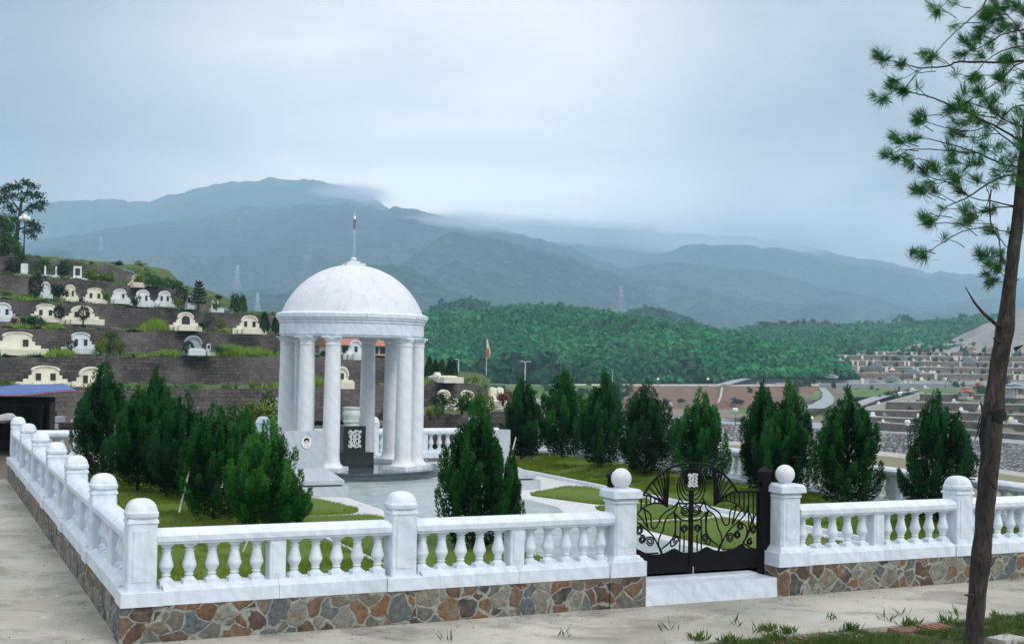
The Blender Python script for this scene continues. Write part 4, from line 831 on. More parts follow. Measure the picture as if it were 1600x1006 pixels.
# ---- tombs
TG = 'pale tombs on the hillside terraces'
def tomb(label, px, base, w, h, d, style, mat='cream plaster', plaques=1, cat='tomb'):
    o = at(px, base, d); s = d/FPX; W, H = w*s*.92, h*s*.92; az = math.atan2(o[0]-CAM[0], o[1]-CAM[1]); t = thing('tomb', label, cat, tuple(o), -az*.6+.08, TG); z = -.25
    if style in ('arch', 'wide', 'round'):
        bw = W*(.62 if style != 'round' else .8); n = 18; rise = H*(.22 if style == 'wide' else .36 if style == 'arch' else .55); y0 = H-rise
        arc = [(bw/2*math.cos(a), y0+rise*math.sin(a)**.9) for a in np.linspace(0, math.pi, n+1)]
        MB().prism([(bw/2, z), *arc, (-bw/2, z)], 0, .38, 'y').build('headwall', mat, t)
        # raised rim following the arch
        m = MB(); rim = [(bw/2*1.07*math.cos(a), y0+rise*1.08*math.sin(a)**.9) for a in np.linspace(0, math.pi, n+1)]; inn = [(bw/2*.88*math.cos(a), y0+rise*.84*math.sin(a)**.9) for a in np.linspace(0, math.pi, n+1)]
        for i in range(n): 
            q = [rim[i], rim[i+1], inn[i+1], inn[i]]; m.prism(q, -.10, .42, 'y')
        m.build('arch_rim', mat, t)
        if style != 'round':
            for sx in (-1, 1):
                m = MB(); x = bw/2
                for k, (dx, hh) in enumerate(((.09, .52), (.16, .33), (.22, .17))):
                    a, b = x, x+dx*W*.78; m.box(*(sorted((sx*a, sx*b))), -.02-.05*k, .34, z, H*hh); x = b
                m.build('wing', mat, t)
        pls = {0: [], 1: [0], 2: [-.27, .27], 3: [.28], 4: [0]}[plaques]
        for q in pls:
            pw = bw*(.20 if plaques in (2, 3) else .27 if plaques == 1 else .55); ph = H*(.36 if plaques != 4 else .52); zc = H*.44
            if plaques == 4: pr = [(q*bw+pw/2*math.cos(a), zc+ph*.2+pw*.45*math.sin(a)) for a in np.linspace(0, math.pi, 11)]+[(q*bw-pw/2, zc-ph/2), (q*bw+pw/2, zc-ph/2)]
            else: pr = [(q*bw-pw/2, zc-ph/2), (q*bw+pw/2, zc-ph/2), (q*bw+pw/2, zc+ph/2), (q*bw-pw/2, zc+ph/2)]
            f = MB().prism([((x-q*bw)*1.25+q*bw, (y-zc)*1.18+zc) for x, y in pr], -.035, -.0, 'y').build('plaque_frame', mat, t); MB().prism(pr, -.06, -.035, 'y').build('plaque', 'plaque', f)
        m = MB(); m.box(-W*.5, W*.5, -.55, .0, z, H*.09); m.box(-W*.36, W*.36, -.9, -.55, z, H*.05); m.build('base', mat, t)
        m = MB(); m.box(-W*.40, W*.40, -1.6, -.9, z, .12); m.box(-W*.33, W*.33, -1.5, -1.0, .12, .2); m.build('grave_slab', mat if mat != 'grey plaster' else 'white plaster', t)
    elif style == 'stele':
        MB().box(-W*.32, W*.32, 0, .3, z, H, .03).build('headstone', mat, t); MB().box(-W*.5, W*.5, -.25, .45, z, H*.16).build('base', mat, t)
        if plaques: MB().box(-W*.17, W*.17, -.03, 0, H*.35, H*.85).build('plaque', 'plaque', t)
        m = MB(); m.box(-W*.6, W*.6, -1.2, -.25, z, .10); m.build('grave_slab', mat, t)
    elif style == 'posts':
        for sx in (-1, 1): MB().box(sx*W*.4-.09, sx*W*.4+.09, 0, .2, z, H, .02).build('pillar', mat, t)
        MB().box(-W*.6, W*.6, -.3, .5, z, H*.22).build('base', mat, t); MB().box(-W*.3, W*.3, -1.6, -.3, z, .15).build('grave_slab', mat, t)
    elif style == 'twin':
        for sx in (-1, 1):
            bw = W*.42; pr = [(sx*W*.25+bw/2*math.cos(a), H*.8+H*.2*math.sin(a)) for a in np.linspace(0, math.pi, 11)]
            MB().prism([(sx*W*.25+bw/2, z), *pr, (sx*W*.25-bw/2, z)], 0, .4, 'y').build('headstone', mat, t)
        MB().box(-W*.7, W*1.1, -1.5, -.0, z, H*.12).build('base', mat, t)
    elif style == 'slab':
        m = MB(); m.box(-W*.5, W*.5, -.6, .9, z, H*.45, .05); m.box(-W*.5, -W*.2, .3, .9, H*.45, H, .05); m.build('body', mat, t); MB().box(-W*.4, W*.6, -1.5, -.6, z, H*.25).build('base', mat, t)
    return t
for a in [
 ('pale upright headstone on the highest tomb terrace, furthest left', 38, 432, 19, 22, 116, 'stele', 'white plaster', 0), ('white open tomb with two short pillars, between dark bushes on the top terrace', 79, 434, 22, 20, 117, 'posts', 'white plaster', 0),
 ('white headstone with a dark plaque on the highest tomb terrace', 121, 438, 22, 24, 117, 'stele', 'white plaster', 1), ('small cream arched tomb overgrown by a yellow bush, right end of the top terrace', 213, 446, 22, 18, 118, 'arch', 'pink plaster', 1),
 ('grey white tomb half behind a dark round bush at the left of the long row', 71, 463, 20, 24, 106, 'round', 'white plaster', 0), ('cream tomb with one plaque, second of the long row', 109, 469, 26, 26, 106, 'arch', 'cream plaster', 3),
 ('cream tomb beside a small yellow bush, third of the long row', 148, 472, 38, 24, 107, 'wide', 'cream plaster', 2), ('white tomb just right of the yellow bush, fourth of the long row', 187, 471, 32, 21, 107, 'arch', 'white plaster', 3),
 ('white tomb with side bush, fifth of the long row', 223, 476, 32, 25, 107.5, 'arch', 'white plaster', 3), ('white tomb left of the dark columnar bushes, sixth of the long row', 257, 476, 30, 23, 108, 'arch', 'white plaster', 2),
 ('slim pale headstone between dark bush and tiered conifer', 295, 479, 10, 19, 108, 'stele', 'white plaster', 1), ('small white leaning headstone with a yellow bush at the right end of the long row', 336, 484, 18, 16, 108, 'stele', 'white plaster', 0),
 ('white tomb with red flowers cut off by the left edge of the photo', 4, 498, 40, 27, 94, 'arch', 'white plaster', 2), ('cream tomb with two plaques, left of the first globe bush on a stem', 71, 499, 46, 26, 94, 'wide', 'cream plaster', 2),
 ('cream tomb with wide stepped wings behind a globe bush', 128, 502, 54, 26, 94.5, 'arch', 'cream plaster', 2), ('cream tomb with a big dark arched niche, above the bright grass', 290, 512, 40, 26, 95, 'arch', 'cream plaster', 4),
 ('cream tomb with small plaques, next to the columnar cypress left of the dome', 390, 517, 42, 26, 96, 'arch', 'cream plaster', 2), ('wide cream tomb with one plaque at the left edge, middle terrace', 27, 549, 74, 33, 82, 'wide', 'cream plaster', 3),
 ('white weathered tomb with two plaques left of the flowering bush', 126, 547, 46, 30, 82.5, 'wide', 'white plaster', 2), ('grey arched tomb half hidden by a dark bush on the middle terrace', 302, 549, 34, 26, 83, 'round', 'grey plaster', 0),
 ('tiny white headstone with a dark plaque right of the grey arched tomb', 326, 549, 11, 13, 83, 'stele', 'white plaster', 1), ('cream tomb with two plaques just above the blue tarpaulin', 71, 602, 70, 33, 71, 'wide', 'cream plaster', 2),
 ('cream stepped tomb partly behind the tall dark juniper, above the leaning pole', 143, 607, 62, 36, 71, 'arch', 'cream plaster', 2), ('cream stepped tomb on the lowest ground, its right half behind the dark juniper', 140, 668, 58, 40, 58, 'arch', 'cream plaster', 1),
 ('grey arched tomb close left of the pavilion columns', 433, 652, 34, 32, 50, 'round', 'grey plaster', 0), ('white tomb seen between the pavilion columns before the red roofed building', 556, 556, 30, 26, 80, 'arch', 'white plaster', 1),
 ('cream arched tomb seen between the pavilion columns, below the red roof', 534, 599, 28, 28, 68, 'round', 'cream plaster', 1), ('low cream tomb by the cypress row right of the pavilion', 697, 591, 34, 10, 78, 'slab', 'cream plaster', 0),
 ('round topped cream tomb behind the cycad, right of the pavilion', 695, 628, 22, 20, 52, 'round', 'cream plaster', 0), ('round topped cream tomb with a niche behind a bushy shrub, right of the pavilion', 731, 628, 24, 19, 54, 'round', 'cream plaster', 4),
 ('pair of pale upright slabs beside the red leaved plant', 777, 628, 24, 25, 52, 'twin', 'cream plaster', 0)]: tomb(*a)
for i, (px, y, d, w, lab) in enumerate(((362, 608, 70, 20, ''), (165, 503, 93, 16, ''),)): pass
# small building with red roof seen through the columns
o = at(563, 556, 92); b = thing('house', 'low pale house with a red tiled roof behind the pavilion columns', 'house', tuple(o), .1)
s = 92/FPX; m = MB(); m.box(-42*s, 46*s, 0, 3, -.4, 17*s); m.build('wall', 'pink plaster', b)
m = MB(); m.add([(-46*s, -.5, 16*s), (50*s, -.5, 16*s), (50*s, 1.5, 29*s), (-46*s, 1.5, 29*s), (50*s, 3.5, 16*s), (-46*s, 3.5, 16*s)], [(0, 1, 2, 3), (3, 2, 4, 5), (0, 3, 5), (1, 4, 2), (0, 5, 4, 1)]); m.build('roof', 'roof red', b)
for x in (-30, -15, 22, 34): MB().box(x*s, (x+8)*s, -.04, .0, 4*s, 14*s).build('window', 'plaque', b)
# ---- bushes
def bush_arrays(seed, n=900, kind='ball'):
    r = np.random.default_rng(seed)
    if kind == 'ball': u = unit(r.normal(size=(n, 3))); q = r.uniform(.55, 1, (n, 1))**.5; P = u*q*np.array([.5, .5, .45])*(1+.10*np.sin(u[:, :1]*9+u[:, 1:2]*7))+np.array([0, 0, .5]); D = unit(u+r.normal(size=(n, 3))*.7)
    elif kind == 'shrub':
        c = np.column_stack([r.normal(0, .24, 14), r.normal(0, .24, 14), r.uniform(.15, .78, 14)]); k = r.integers(0, 14, n); P = c[k]+r.normal(size=(n, 3))*.10; P[:, 2] = np.abs(P[:, 2]); D = unit(r.normal(size=(n, 3))+np.array([0, 0, .7]))
    else:  # column
        z = r.uniform(.02, 1, n); a = r.uniform(0, 6.28, n); rad = np.interp(z, [0, .15, .5, .85, 1], [.8, 1, .85, .4, .05])*.5*np.sqrt(r.uniform(.4, 1, n)); P = np.column_stack([rad*np.cos(a), rad*np.sin(a), z]); D = unit(np.column_stack([np.cos(a), np.sin(a), np.full(n, 1.2)])+r.normal(size=(n, 3))*.4)
    return leaf_arrays(P, D, r.uniform(.10, .19, n), r.uniform(.05, .10, n))
BUSH = {}
for k, kind in enumerate(('ball', 'shrub', 'column')):
    for v in range(2): BUSH[kind, v] = bush_arrays(70+k*5+v, 700 if kind != 'column' else 900, kind)
BM = {}
def bush(label, px, base, w, h, d, kind='shrub', mat='bush green', stem=0, v=None):
    v = random.randint(0, 1) if v is None else v
    if (kind, v, mat) not in BM: BM[kind, v, mat] = np_mesh('foliage', *BUSH[kind, v], mat)
    o = at(px, base, d); s = d/FPX; nm = {'ball': 'topiary_bush', 'shrub': 'shrub', 'column': 'cypress_tree'}[kind]
    t = thing(nm, label, {'ball': 'topiary bush', 'shrub': 'shrub', 'column': 'cypress tree'}[kind], tuple(o), random.uniform(0, 6), {'ball': 'round bushes on the terraces', 'shrub': 'shrubs on the terraces', 'column': 'columnar cypresses on the terraces'}[kind])
    link('foliage', BM[kind, v, mat], t, (0, 0, stem*s-.1), 0, (w*s, w*s, h*s+.1)); m = MB(); m.tube([(0, 0, -.2), (0, 0, stem*s+h*s*.5)], [.06, .03], 5); m.build('stem', 'twig', t); return t
for a in [
 ('dark globe bush clipped on a bare stem, left of the pair', 92, 500, 16, 18, 93, 'ball', 'bush dark', 4), ('dark globe bush clipped on a bare stem, in front of the tomb with stepped wings', 130, 503, 15, 19, 93, 'ball', 'bush dark', 6),
 ('dark egg shaped bush beside the grey white tomb', 55, 461, 20, 30, 105, 'ball', 'bush dark', 0), ('dark low bush between the first tombs of the long row', 92, 463, 26, 20, 105, 'shrub', 'bush dark'), ('yellow green bush at the right of the third tomb of the long row', 166, 472, 14, 20, 106, 'shrub', 'bush yellow'),
 ('dark bush right of the fifth tomb of the long row', 211, 476, 16, 14, 106, 'shrub', 'bush dark'), ('dark upright bush left of the tiered conifer', 283, 473, 18, 24, 107, 'ball', 'bush dark'), ('small yellow bush before the upright dark bush', 277, 476, 14, 12, 106, 'shrub', 'bush yellow'),
 ('dark spreading bush at the left of the top terrace', 20, 427, 34, 24, 118, 'shrub', 'bush dark'), ('feathery green bush left of the two pillar tomb', 66, 424, 28, 22, 118, 'shrub', 'bush green'), ('dark bush right of the two pillar tomb', 98, 432, 24, 24, 118, 'shrub', 'bush dark'),
 ('olive bush right of the white headstone with a plaque', 139, 434, 24, 18, 118, 'shrub', 'bush yellow'), ('bright green bush on the right half of the top terrace', 167, 437, 24, 14, 118, 'shrub', 'bush yellow'), ('dark red brown bush growing over the small cream arch', 217, 442, 14, 14, 117, 'shrub', 'bush yellow'),
 ('bright leafy shrub right of the small cream arch', 238, 446, 28, 22, 118, 'shrub', 'bush green'), ('spreading green shrub at the end of the top terrace', 270, 450, 34, 16, 118, 'shrub', 'bush green'),
 ('yellow topped bush left of the cypress pair', 338, 482, 12, 14, 106, 'shrub', 'bush yellow'), ('tall round topped tree left of the twin columnar trees', 366, 486, 18, 30, 112, 'shrub', 'bush green'), ('dark columnar cypress at the right end of the upper row', 379, 487, 14, 24, 112, 'column', 'bush green'),
 ('dark cypress just left of the dome cornice', 413, 517, 15, 27, 95, 'column', 'bush dark'), ('dark cypress half hidden by the cornice of the pavilion', 431, 517, 13, 22, 95, 'column', 'bush dark'),
 ('round green bush right of the cream tomb with the dark niche', 344, 510, 15, 13, 94, 'ball', 'bush yellow'), ('low dark bush beside the cream tomb with the dark niche', 318, 510, 18, 8, 94, 'shrub', 'bush dark'), ('bright round bush between yellow flowering bushes', 171, 548, 24, 28, 82, 'ball', 'bush green', 2),
 ('yellow flowering bush left of the bright round bush', 157, 551, 18, 24, 81, 'shrub', 'bush yellow'), ('yellow flowering bush right of the bright round bush', 188, 550, 18, 22, 81, 'shrub', 'bush yellow'), ('dark bush before the white weathered tomb', 112, 545, 14, 13, 81, 'ball', 'bush dark'),
 ('dark bush before the grey arched tomb', 294, 549, 15, 16, 82, 'ball', 'bush dark'), ('low bush right of the tiny headstone', 345, 549, 26, 9, 82, 'shrub', 'bush green'), ('sprawling green bush left of the cream tombs with globe bushes', 50, 505, 46, 14, 92, 'shrub', 'bush green'), ('red flowering pot plant at the left edge', 22, 503, 14, 8, 92, 'shrub', 'bush red'),
 ('bright green sapling in front of the lowest wall, left of the pavilion', 398, 668, 60, 46, 36, 'shrub', 'bush yellow'), ('loose yellow green shrub behind the far balustrade by the grey tomb', 425, 668, 40, 56, 38, 'shrub', 'bush green'), ('low green bush behind the far left balustrade post', 372, 662, 46, 30, 40, 'shrub', 'bush green'),
 ('dark spreading cycad right of the pavilion', 692, 632, 34, 18, 49, 'shrub', 'bush dark'), ('tall green shrub behind the top of the lone juniper', 722, 640, 40, 26, 47, 'shrub', 'bush green'), ('round yellow green shrub left of the pair of slabs', 757, 640, 30, 24, 46, 'ball', 'bush yellow'), ('red leaved shrub in front of the pale slabs', 786, 626, 24, 16, 50, 'shrub', 'bush red'),
 ('yellow green agave like shrub at the pavilion right column', 672, 648, 18, 14, 45, 'shrub', 'bush yellow'), ('small clipped bush between pale kerbs right of the pavilion', 686, 646, 14, 16, 45, 'ball', 'bush green'), ('low flowering shrub above the low dark wall', 800, 640, 22, 12, 46, 'shrub', 'bush green'),
 ('dark cypress touching the right edge of the pavilion', 670, 596, 15, 36, 80, 'column', 'bush dark'), ('second dark cypress right of the pavilion', 680, 592, 13, 28, 82, 'column', 'bush dark'), ('third cypress right of the pavilion, slightly apart', 690, 590, 14, 26, 84, 'column', 'bush green'), ('fourth cypress right of the pavilion, left of a close pair', 702, 590, 12, 26, 84, 'column', 'bush dark'), ('fifth cypress right of the pavilion, beside a thin lamp post', 709, 590, 12, 25, 84, 'column', 'bush dark'),
 ('small tree with yellow green crown behind the third back juniper', 912, 648, 20, 26, 60, 'shrub', 'bush yellow')]: bush(*a)
# low self-sown greenery along the wall feet
for key, n in (('A', 5), ('B', 9), ('C', 12), ('D', 12), ('E', 12), ('F', 10)):
    X = TERR[key][0]
    for i in range(n):
        px = random.uniform(-20, min(X[-1], 640)); p = terr_point(key, px, random.uniform(.15, .9)); d = depth(p); q = pix(p); h = random.uniform(4, 11); mt = random.choice(['bush dark', 'bush green', 'bush dark', 'bush yellow'])
        v = random.randint(0, 1)
        if ('shrub', v, mt) not in BM: BM['shrub', v, mt] = np_mesh('foliage', *BUSH['shrub', v], mt)
        s = d/FPX; tag(link('shrub', BM['shrub', v, mt], None, tuple(p-np.array([0, 0, .1])), random.uniform(0, 6), (h*1.7*s, h*1.7*s, h*s)), 'small self sown shrub on a terrace of the left cemetery', 'shrub', 'small self sown shrubs on the left terraces')
# tiered conifer
o = at(310, 481, 107); s = 107/FPX; t = thing('conifer', 'small tiered conifer with level branches, right of the long row of tombs', 'conifer', tuple(o)); MB().tube([(0, 0, -.2), (0, 0, 38*s)], [.10, .02], 6).build('trunk', 'twig', t)
Ls = []
for i in range(7):
    z = (7+i*5)*s; rad = (15.5-2.0*i)*s; n = 8
    for k in range(n):
        a = k*2*math.pi/n+i*.4; m_ = 40; q = RNG.uniform(.1, 1, m_); P = np.column_stack([q*rad*math.cos(a), q*rad*math.sin(a), z+.22*q**2]); P += RNG.normal(size=P.shape)*.02; D = RNG.normal(size=(m_, 3))*.35+np.array([math.cos(a), math.sin(a), .4]); Ls.append(leaf_arrays(P, D, RNG.uniform(.10, .2, m_), RNG.uniform(.04, .07, m_)))
link('crown', np_mesh('crown', *cat_arrays(Ls), 'bush dark'), t)
# big broadleaf trees top left
def broadleaf(label, px, base, top, d, limbs, clumps, mat, leaf=.22, n=130, rad=.85, name='broadleaf_tree', group='trees on the left hilltop', trunk_r=.28):
    o = at(px, base, d); s = d/FPX; t = thing(name, label, 'tree', tuple(o), 0, group); rg = np.random.default_rng(int(px*7+base)); m = MB()
    def loc(x, y, dd=0): return at(x, y, d+dd)-o
    for pl, r0, r1 in limbs: P = bez([np.array([a, b, rg.normal()*.4*(i > 0)]) for i, (a, b) in enumerate(pl)], 5); m.tube([loc(*p) for p in P], list(np.linspace(r0, r1, len(P))), 7)
    m.build('trunk', 'twig', t, 60); A = []
    for x, y, rx, ry in clumps:
        dd = rg.normal()*1.2; k = int(n*rx*ry/36); P = np.array([loc(x, y, dd)])+ (RT*rg.normal(size=(k, 1))*rx*s*.5+UP*rg.normal(size=(k, 1))*ry*s*.5+FW*rg.normal(size=(k, 1))*rx*s*.6); A.append(leaf_arrays(P, rg.normal(size=(k, 3))+np.array([0, 0, .2]), rg.uniform(.6, 1.2, k)*leaf, rg.uniform(.5, 1, k)*leaf*.55))
    link('crown', np_mesh('crown', *cat_arrays(A), mat), t); return t
broadleaf('tall airy tree with open spreading crown on the left hilltop behind the lamp', 26, 402, 282, 128, [([(24, 402), (26, 370), (30, 340), (33, 318)], .24, .14), ([(33, 318), (42, 300), (44, 288)], .12, .04), ([(30, 336), (48, 322), (62, 316)], .10, .04), ([(31, 330), (18, 312), (8, 300)], .10, .04), ([(27, 360), (46, 352), (58, 350)], .09, .03)],
 [(40, 286, 9, 5), (52, 292, 8, 5), (30, 293, 8, 5), (18, 292, 9, 5), (44, 303, 10, 5), (58, 306, 10, 6), (66, 318, 7, 5), (54, 322, 10, 5), (36, 312, 8, 4), (20, 306, 9, 5), (8, 298, 9, 6), (4, 312, 8, 7), (14, 322, 8, 5), (62, 326, 7, 4), (46, 330, 6, 3), (50, 350, 9, 6), (58, 358, 7, 6), (44, 362, 8, 5), (52, 370, 6, 4), (20, 330, 7, 4)], 'bush dark', .30)
broadleaf('dense dark tree at the left edge below the airy tree', 6, 408, 330, 124, [([(4, 408), (6, 370), (8, 345)], .3, .12)], [(2, 345, 12, 12), (14, 356, 10, 10), (4, 372, 14, 12), (18, 378, 10, 10), (8, 392, 16, 8), (26, 388, 8, 8), (32, 398, 8, 5), (-12, 360, 12, 14), (-10, 390, 14, 10), (22, 344, 6, 6)], 'bush green', .34)
def globe_lamp(label, px, base, top, d, n=3, mat='lamp metal', group='globe lamps in the cemetery', gr=None):
    o = at(px, base, d); s = d/FPX; H = (base-top)*s; t = thing('street_lamp', label, 'street lamp', tuple(o), 0, group); m = MB(); r = max(.05, .010*H*1.4)
    m.lathe([(r*2.4, -.2), (r*2.4, H*.04), (r*1.2, H*.10), (r, H*.4), (r*.8, H*.84)], seg=8); gr = gr or H*.06; G = []
    if n > 1:
        for k in range(n):
            a = 2*math.pi*k/n+.5; x, y = math.cos(a)*H*.085, math.sin(a)*H*.085; m.tube([(0, 0, H*.78), (x*.7, y*.7, H*.79), (x, y, H*.84)], r*.5, 5); G.append((x, y, H*.84+gr))
    G.append((0, 0, H-gr)) ; m.tube([(0, 0, H*.8), (0, 0, H-2*gr)], r*.6, 6); m.build('post', mat, t, 50)
    for g in G: b = MB(); b.lathe([(max(gr*math.sin(math.pi*i/8), .004), -gr*math.cos(math.pi*i/8)) for i in range(9)], g, 10); b.build('globe', 'lamp globe', t, 60)
    return t
globe_lamp('dark lamp post with a cluster of white globes on the left hilltop', 37, 404, 334, 123, 3, gr=.24)
# ---- hut with blue tarpaulin, blocks and leaning pole
o = at(20, 700, 33); hut = thing('hut', 'dark open sided shed under the blue tarpaulin at the left edge', 'hut', tuple(o), -.2); s = 33/FPX
m = MB(); m.box(-70*s, 52*s, 1.2, 1.4, -.3, 78*s); m.box(-70*s, -66*s, -1, 1.4, -.3, 74*s); m.box(48*s, 52*s, .2, 1.4, -.3, 70*s); m.build('wall', 'dark timber', hut)
for x in (-40, 8, 46): MB().box(x*s-.04, x*s+.04, -1.0, -.92, -.3, 72*s).build('post', 'dark timber', hut)
m = MB(); m.box(-70*s, 50*s, -1.02, -.9, 66*s, 70*s); m.build('beam', 'dark timber', hut)
m = MB(); rows = []
for j in range(9):
    v = j/8; row = []
    for i in range(17):
        u = i/16; x = -70+168*u; 
        p = at(20-78+ (x+78)*1.0 - (18*v*u), 618-1.5*math.sin(u*9+v*3)*.6-(20-8*(1-u))*v-6*math.sin(math.pi*u)*(1-v)*(-.3) - (9*u*(1-v)), 31.0+3.6*v); row.append(tuple(p-o))
    rows.append(row)
m.loft(rows); tp = m.build('tarpaulin', 'tarp blue', None, 60, tuple(o)); sm = tp.modifiers.new('thick', 'SOLIDIFY'); sm.thickness = .02; tag(tp, 'sagging blue tarpaulin roof with red hem over the dark shed', 'tarpaulin')
m = MB(); m.tube([np.array(q)+np.array([0, 0, -.02]) for q in rows[0]], .012, 5); m.build('hem', 'tarp edge', tp)
o = at(110, 675, 44); s = 44/FPX
for nm, x0, x1, y0, y1, mat, lab in (('blocks', 62, 80, 642, 690, 'hut wall', 'tall stack of dark concrete blocks beside the shed'), ('blocks', 80, 92, 650, 690, 'grey plaster', 'middle step of grey concrete blocks beside the shed'), ('blocks', 90, 110, 660, 690, 'hut wall', 'low dark block heap at the foot of the leaning pole')):
    p, q = at(x0, y1, 42), at(x1, y0, 42); m = MB(); n = 4; hh = (q[2]-p[2])/n
    for k in range(n): m.box(0, np.linalg.norm((q-p)[:2])*(1 if k % 2 == 0 else .94), 0, .8, k*hh, (k+1)*hh-.03, .02)
    tag(m.build('block_stack', mat, None, False, tuple(p), -.35), lab, 'block stack', 'concrete block heaps by the shed')
p, q = at(152, 590, 46), at(104, 676, 43); tag(MB().tube([np.zeros(3), p-q], [.045, .035], 6).build('pole', 'rope pole', None, 50, tuple(q)), 'thin bent pole leaning against the wall left of the dark juniper', 'pole')
o = at(12, 664, 30); m = MB(); m.lathe([(.02, 0), (.16, .01), (.24, .06), (.22, .13), (.12, .19), (.02, .21)], seg=12); m.v = [(x*1.1, y*.8, z+.02*math.sin(x*20)) for x, y, z in m.v]; tag(m.build('parasol', 'rock', None, 60, tuple(at(10, 660, 29))), 'crumpled pale grey sheet bundle hanging in the dark shed at the left edge', 'sheet bundle')
m = MB(); m.tube([(0, 0, -.2), (0, 0, -1.2)], .02, 5); 
# rocks right of the pavilion
for i, (px, y, w, h, d, lab) in enumerate(((704, 640, 12, 10, 48, 'pale pointed ornamental rock right of the cycad'), (772, 637, 14, 8, 47, 'flat pale rock below the pair of slabs'), (676, 595, 12, 10, 76, 'grey rock at the foot of the cypress row'), (841, 635, 10, 12, 44, 'brown boulder between the first two back junipers'))):
    u = unit(RNG.normal(size=(60, 3))); me = bpy.data.meshes.new('rock'); bm = __import__('bmesh').new()
    __import__('bmesh').ops.create_icosphere(bm, subdivisions=3, radius=1)
    for v in bm.verts: k = 1+.22*math.sin(v.co.x*3+i*2)+.16*math.sin(v.co.y*5+i)+.12*math.sin(v.co.z*7+i*3); v.co = v.co*k
    bm.to_mesh(me); bm.free(); me.materials.append(MAT['rock']); s = d/FPX; tag(link('rock', me, None, tuple(at(px, y-h*.4, d)), i*1.3, (w*s*.5, w*s*.4, h*s*.55)), lab, 'rock')
# ================================================================== valley, right-hand cemetery, hills
PXR = [620, 760, 880, 1000, 1180, 1400, 1600, 1780]
def row_z(ys, z): return lambda px: gz(px, interp(PXR, ys, px), z)
def row_d(ys, d): return lambda px: at(px, interp(PXR, ys, px), d if not hasattr(d, '__len__') else interp(PXR, d, px))
xs = np.linspace(620, 1780, 90)
RW = [row_z([760, 770, 775, 780, 800, 830, 870, 900], -12), row_z([676, 681, 686, 690, 696, 714, 745, 768], -12), row_z([672, 677, 681, 685, 690.5, 707, 738, 760], -11.55),
      row_z([648, 651, 655, 658, 664, 677, 694, 708], -8.8), row_z([641, 644, 648, 650, 655, 666, 683, 695], -8.8)]
def strip(name, mat, fa, fb, xs=xs, sub=1, jit=0., kind='structure', seed=1, sm=True):
    rows = []
    for k in range(sub+1):
        t = k/sub; row = []
        for i, x in enumerate(xs):
            p = fa(x)*(1-t)+fb(x)*t
            if jit and 0 < t < 1: p = p+np.array([0, 0, jit*float(noise2(np.array(x*.03), np.array(t*4.), seed, 4))])
            row.append(tuple(p))
        rows.append(row)
    m = MB(); m.loft(rows); return tag(m.build(name, mat, None, 60 if sm else False), kind=kind)
strip('bank', 'olive bank', RW[0], RW[1], sub=4, jit=.15)
strip('riverside_kerb', 'pale concrete', RW[1], RW[2]); 
rp = strip('embankment', 'riprap', lambda x: RW[2](x)+np.array([0, 0, .01]), RW[3], sub=3); 
strip('road', 'asphalt', lambda x: RW[3](x)+np.array([0, 0, .02]), RW[4])
MUD = row_z([634, 636, 638, 639, 640, 641, 652, 656], -8.6); xm = np.linspace(620, 1280, 60)
strip('mud_flat', 'mud', RW[4], MUD, xm, 3, .2)
RT0 = row_d([601, 601, 602, 602.5, 603, 603, 606, 608], 335); RT1 = row_d([599, 599, 599.5, 600, 600.5, 598, 596, 596], 350)
strip('earth_slope', 'red earth', MUD, RT0, np.linspace(975, 1280, 40), 8, .8, seed=4)
strip('grass_slope', 'far grass', MUD, RT0, np.linspace(620, 975, 40), 8, .6, seed=5)
strip('road', 'pale concrete', RT0, RT1, xm)
for a, b, c, lab in ((1036, 612, 1050, 'white drain channel running down the red slope, left one'), (1129, 603, 1122, 'white drain channel running down the red slope, right one')):
    y0, y1 = (604, 634) if a < 1100 else (602, 630); p = at(a, y0, 333); q = at(c, y1, 307); tag(MB().tube([np.array([0, 0, .0]), (q-p)*.5+np.array([0, 0, -.9]), q-p+np.array([0, 0, .2])], .32, 5).build('drain_channel', 'pale concrete', None, False, tuple(p)), lab, 'drain', 'drain channels on the red slope')
# green scrub at the left of the red slope and shrubs on it
BG = 'scrub on the valley slope'
def far_bush(label, px, base, w, h, d, mat='bush dark', kind='shrub', group=BG, nm='shrub'):
    v = random.randint(0, 1)
    if (kind, v, mat) not in BM: BM[kind, v, mat] = np_mesh('foliage', *BUSH[kind, v], mat)
    s = d/FPX; return tag(link(nm, BM[kind, v, mat], None, tuple(at(px, base, d)-np.array([0, 0, .2])), random.uniform(0, 6), (w*s, w*s, h*s+.2)), label, nm.replace('_', ' '), group)
for i in range(60):
    px = random.uniform(690, 985); t = random.random(); yb = 602+t*34; far_bush('small green shrub on the grassy slope behind the back row of junipers', px, yb, random.uniform(8, 20), random.uniform(6, 15), 330-t*24, random.choice(['bush green', 'bush dark', 'bush green']))
for px, y, w, h in ((1152, 631, 20, 10), (1040, 630, 16, 6), (1065, 628, 12, 6), (1010, 630, 14, 6), (1172, 613, 9, 9), (1025, 618, 9, 4)): far_bush('lone dark bush on the bare red slope', px, y, w, h, 312)
far_bush('dark palm like tree in front of the red slope between back junipers', 963, 630, 14, 32, 290, 'bush dark', nm='tree')
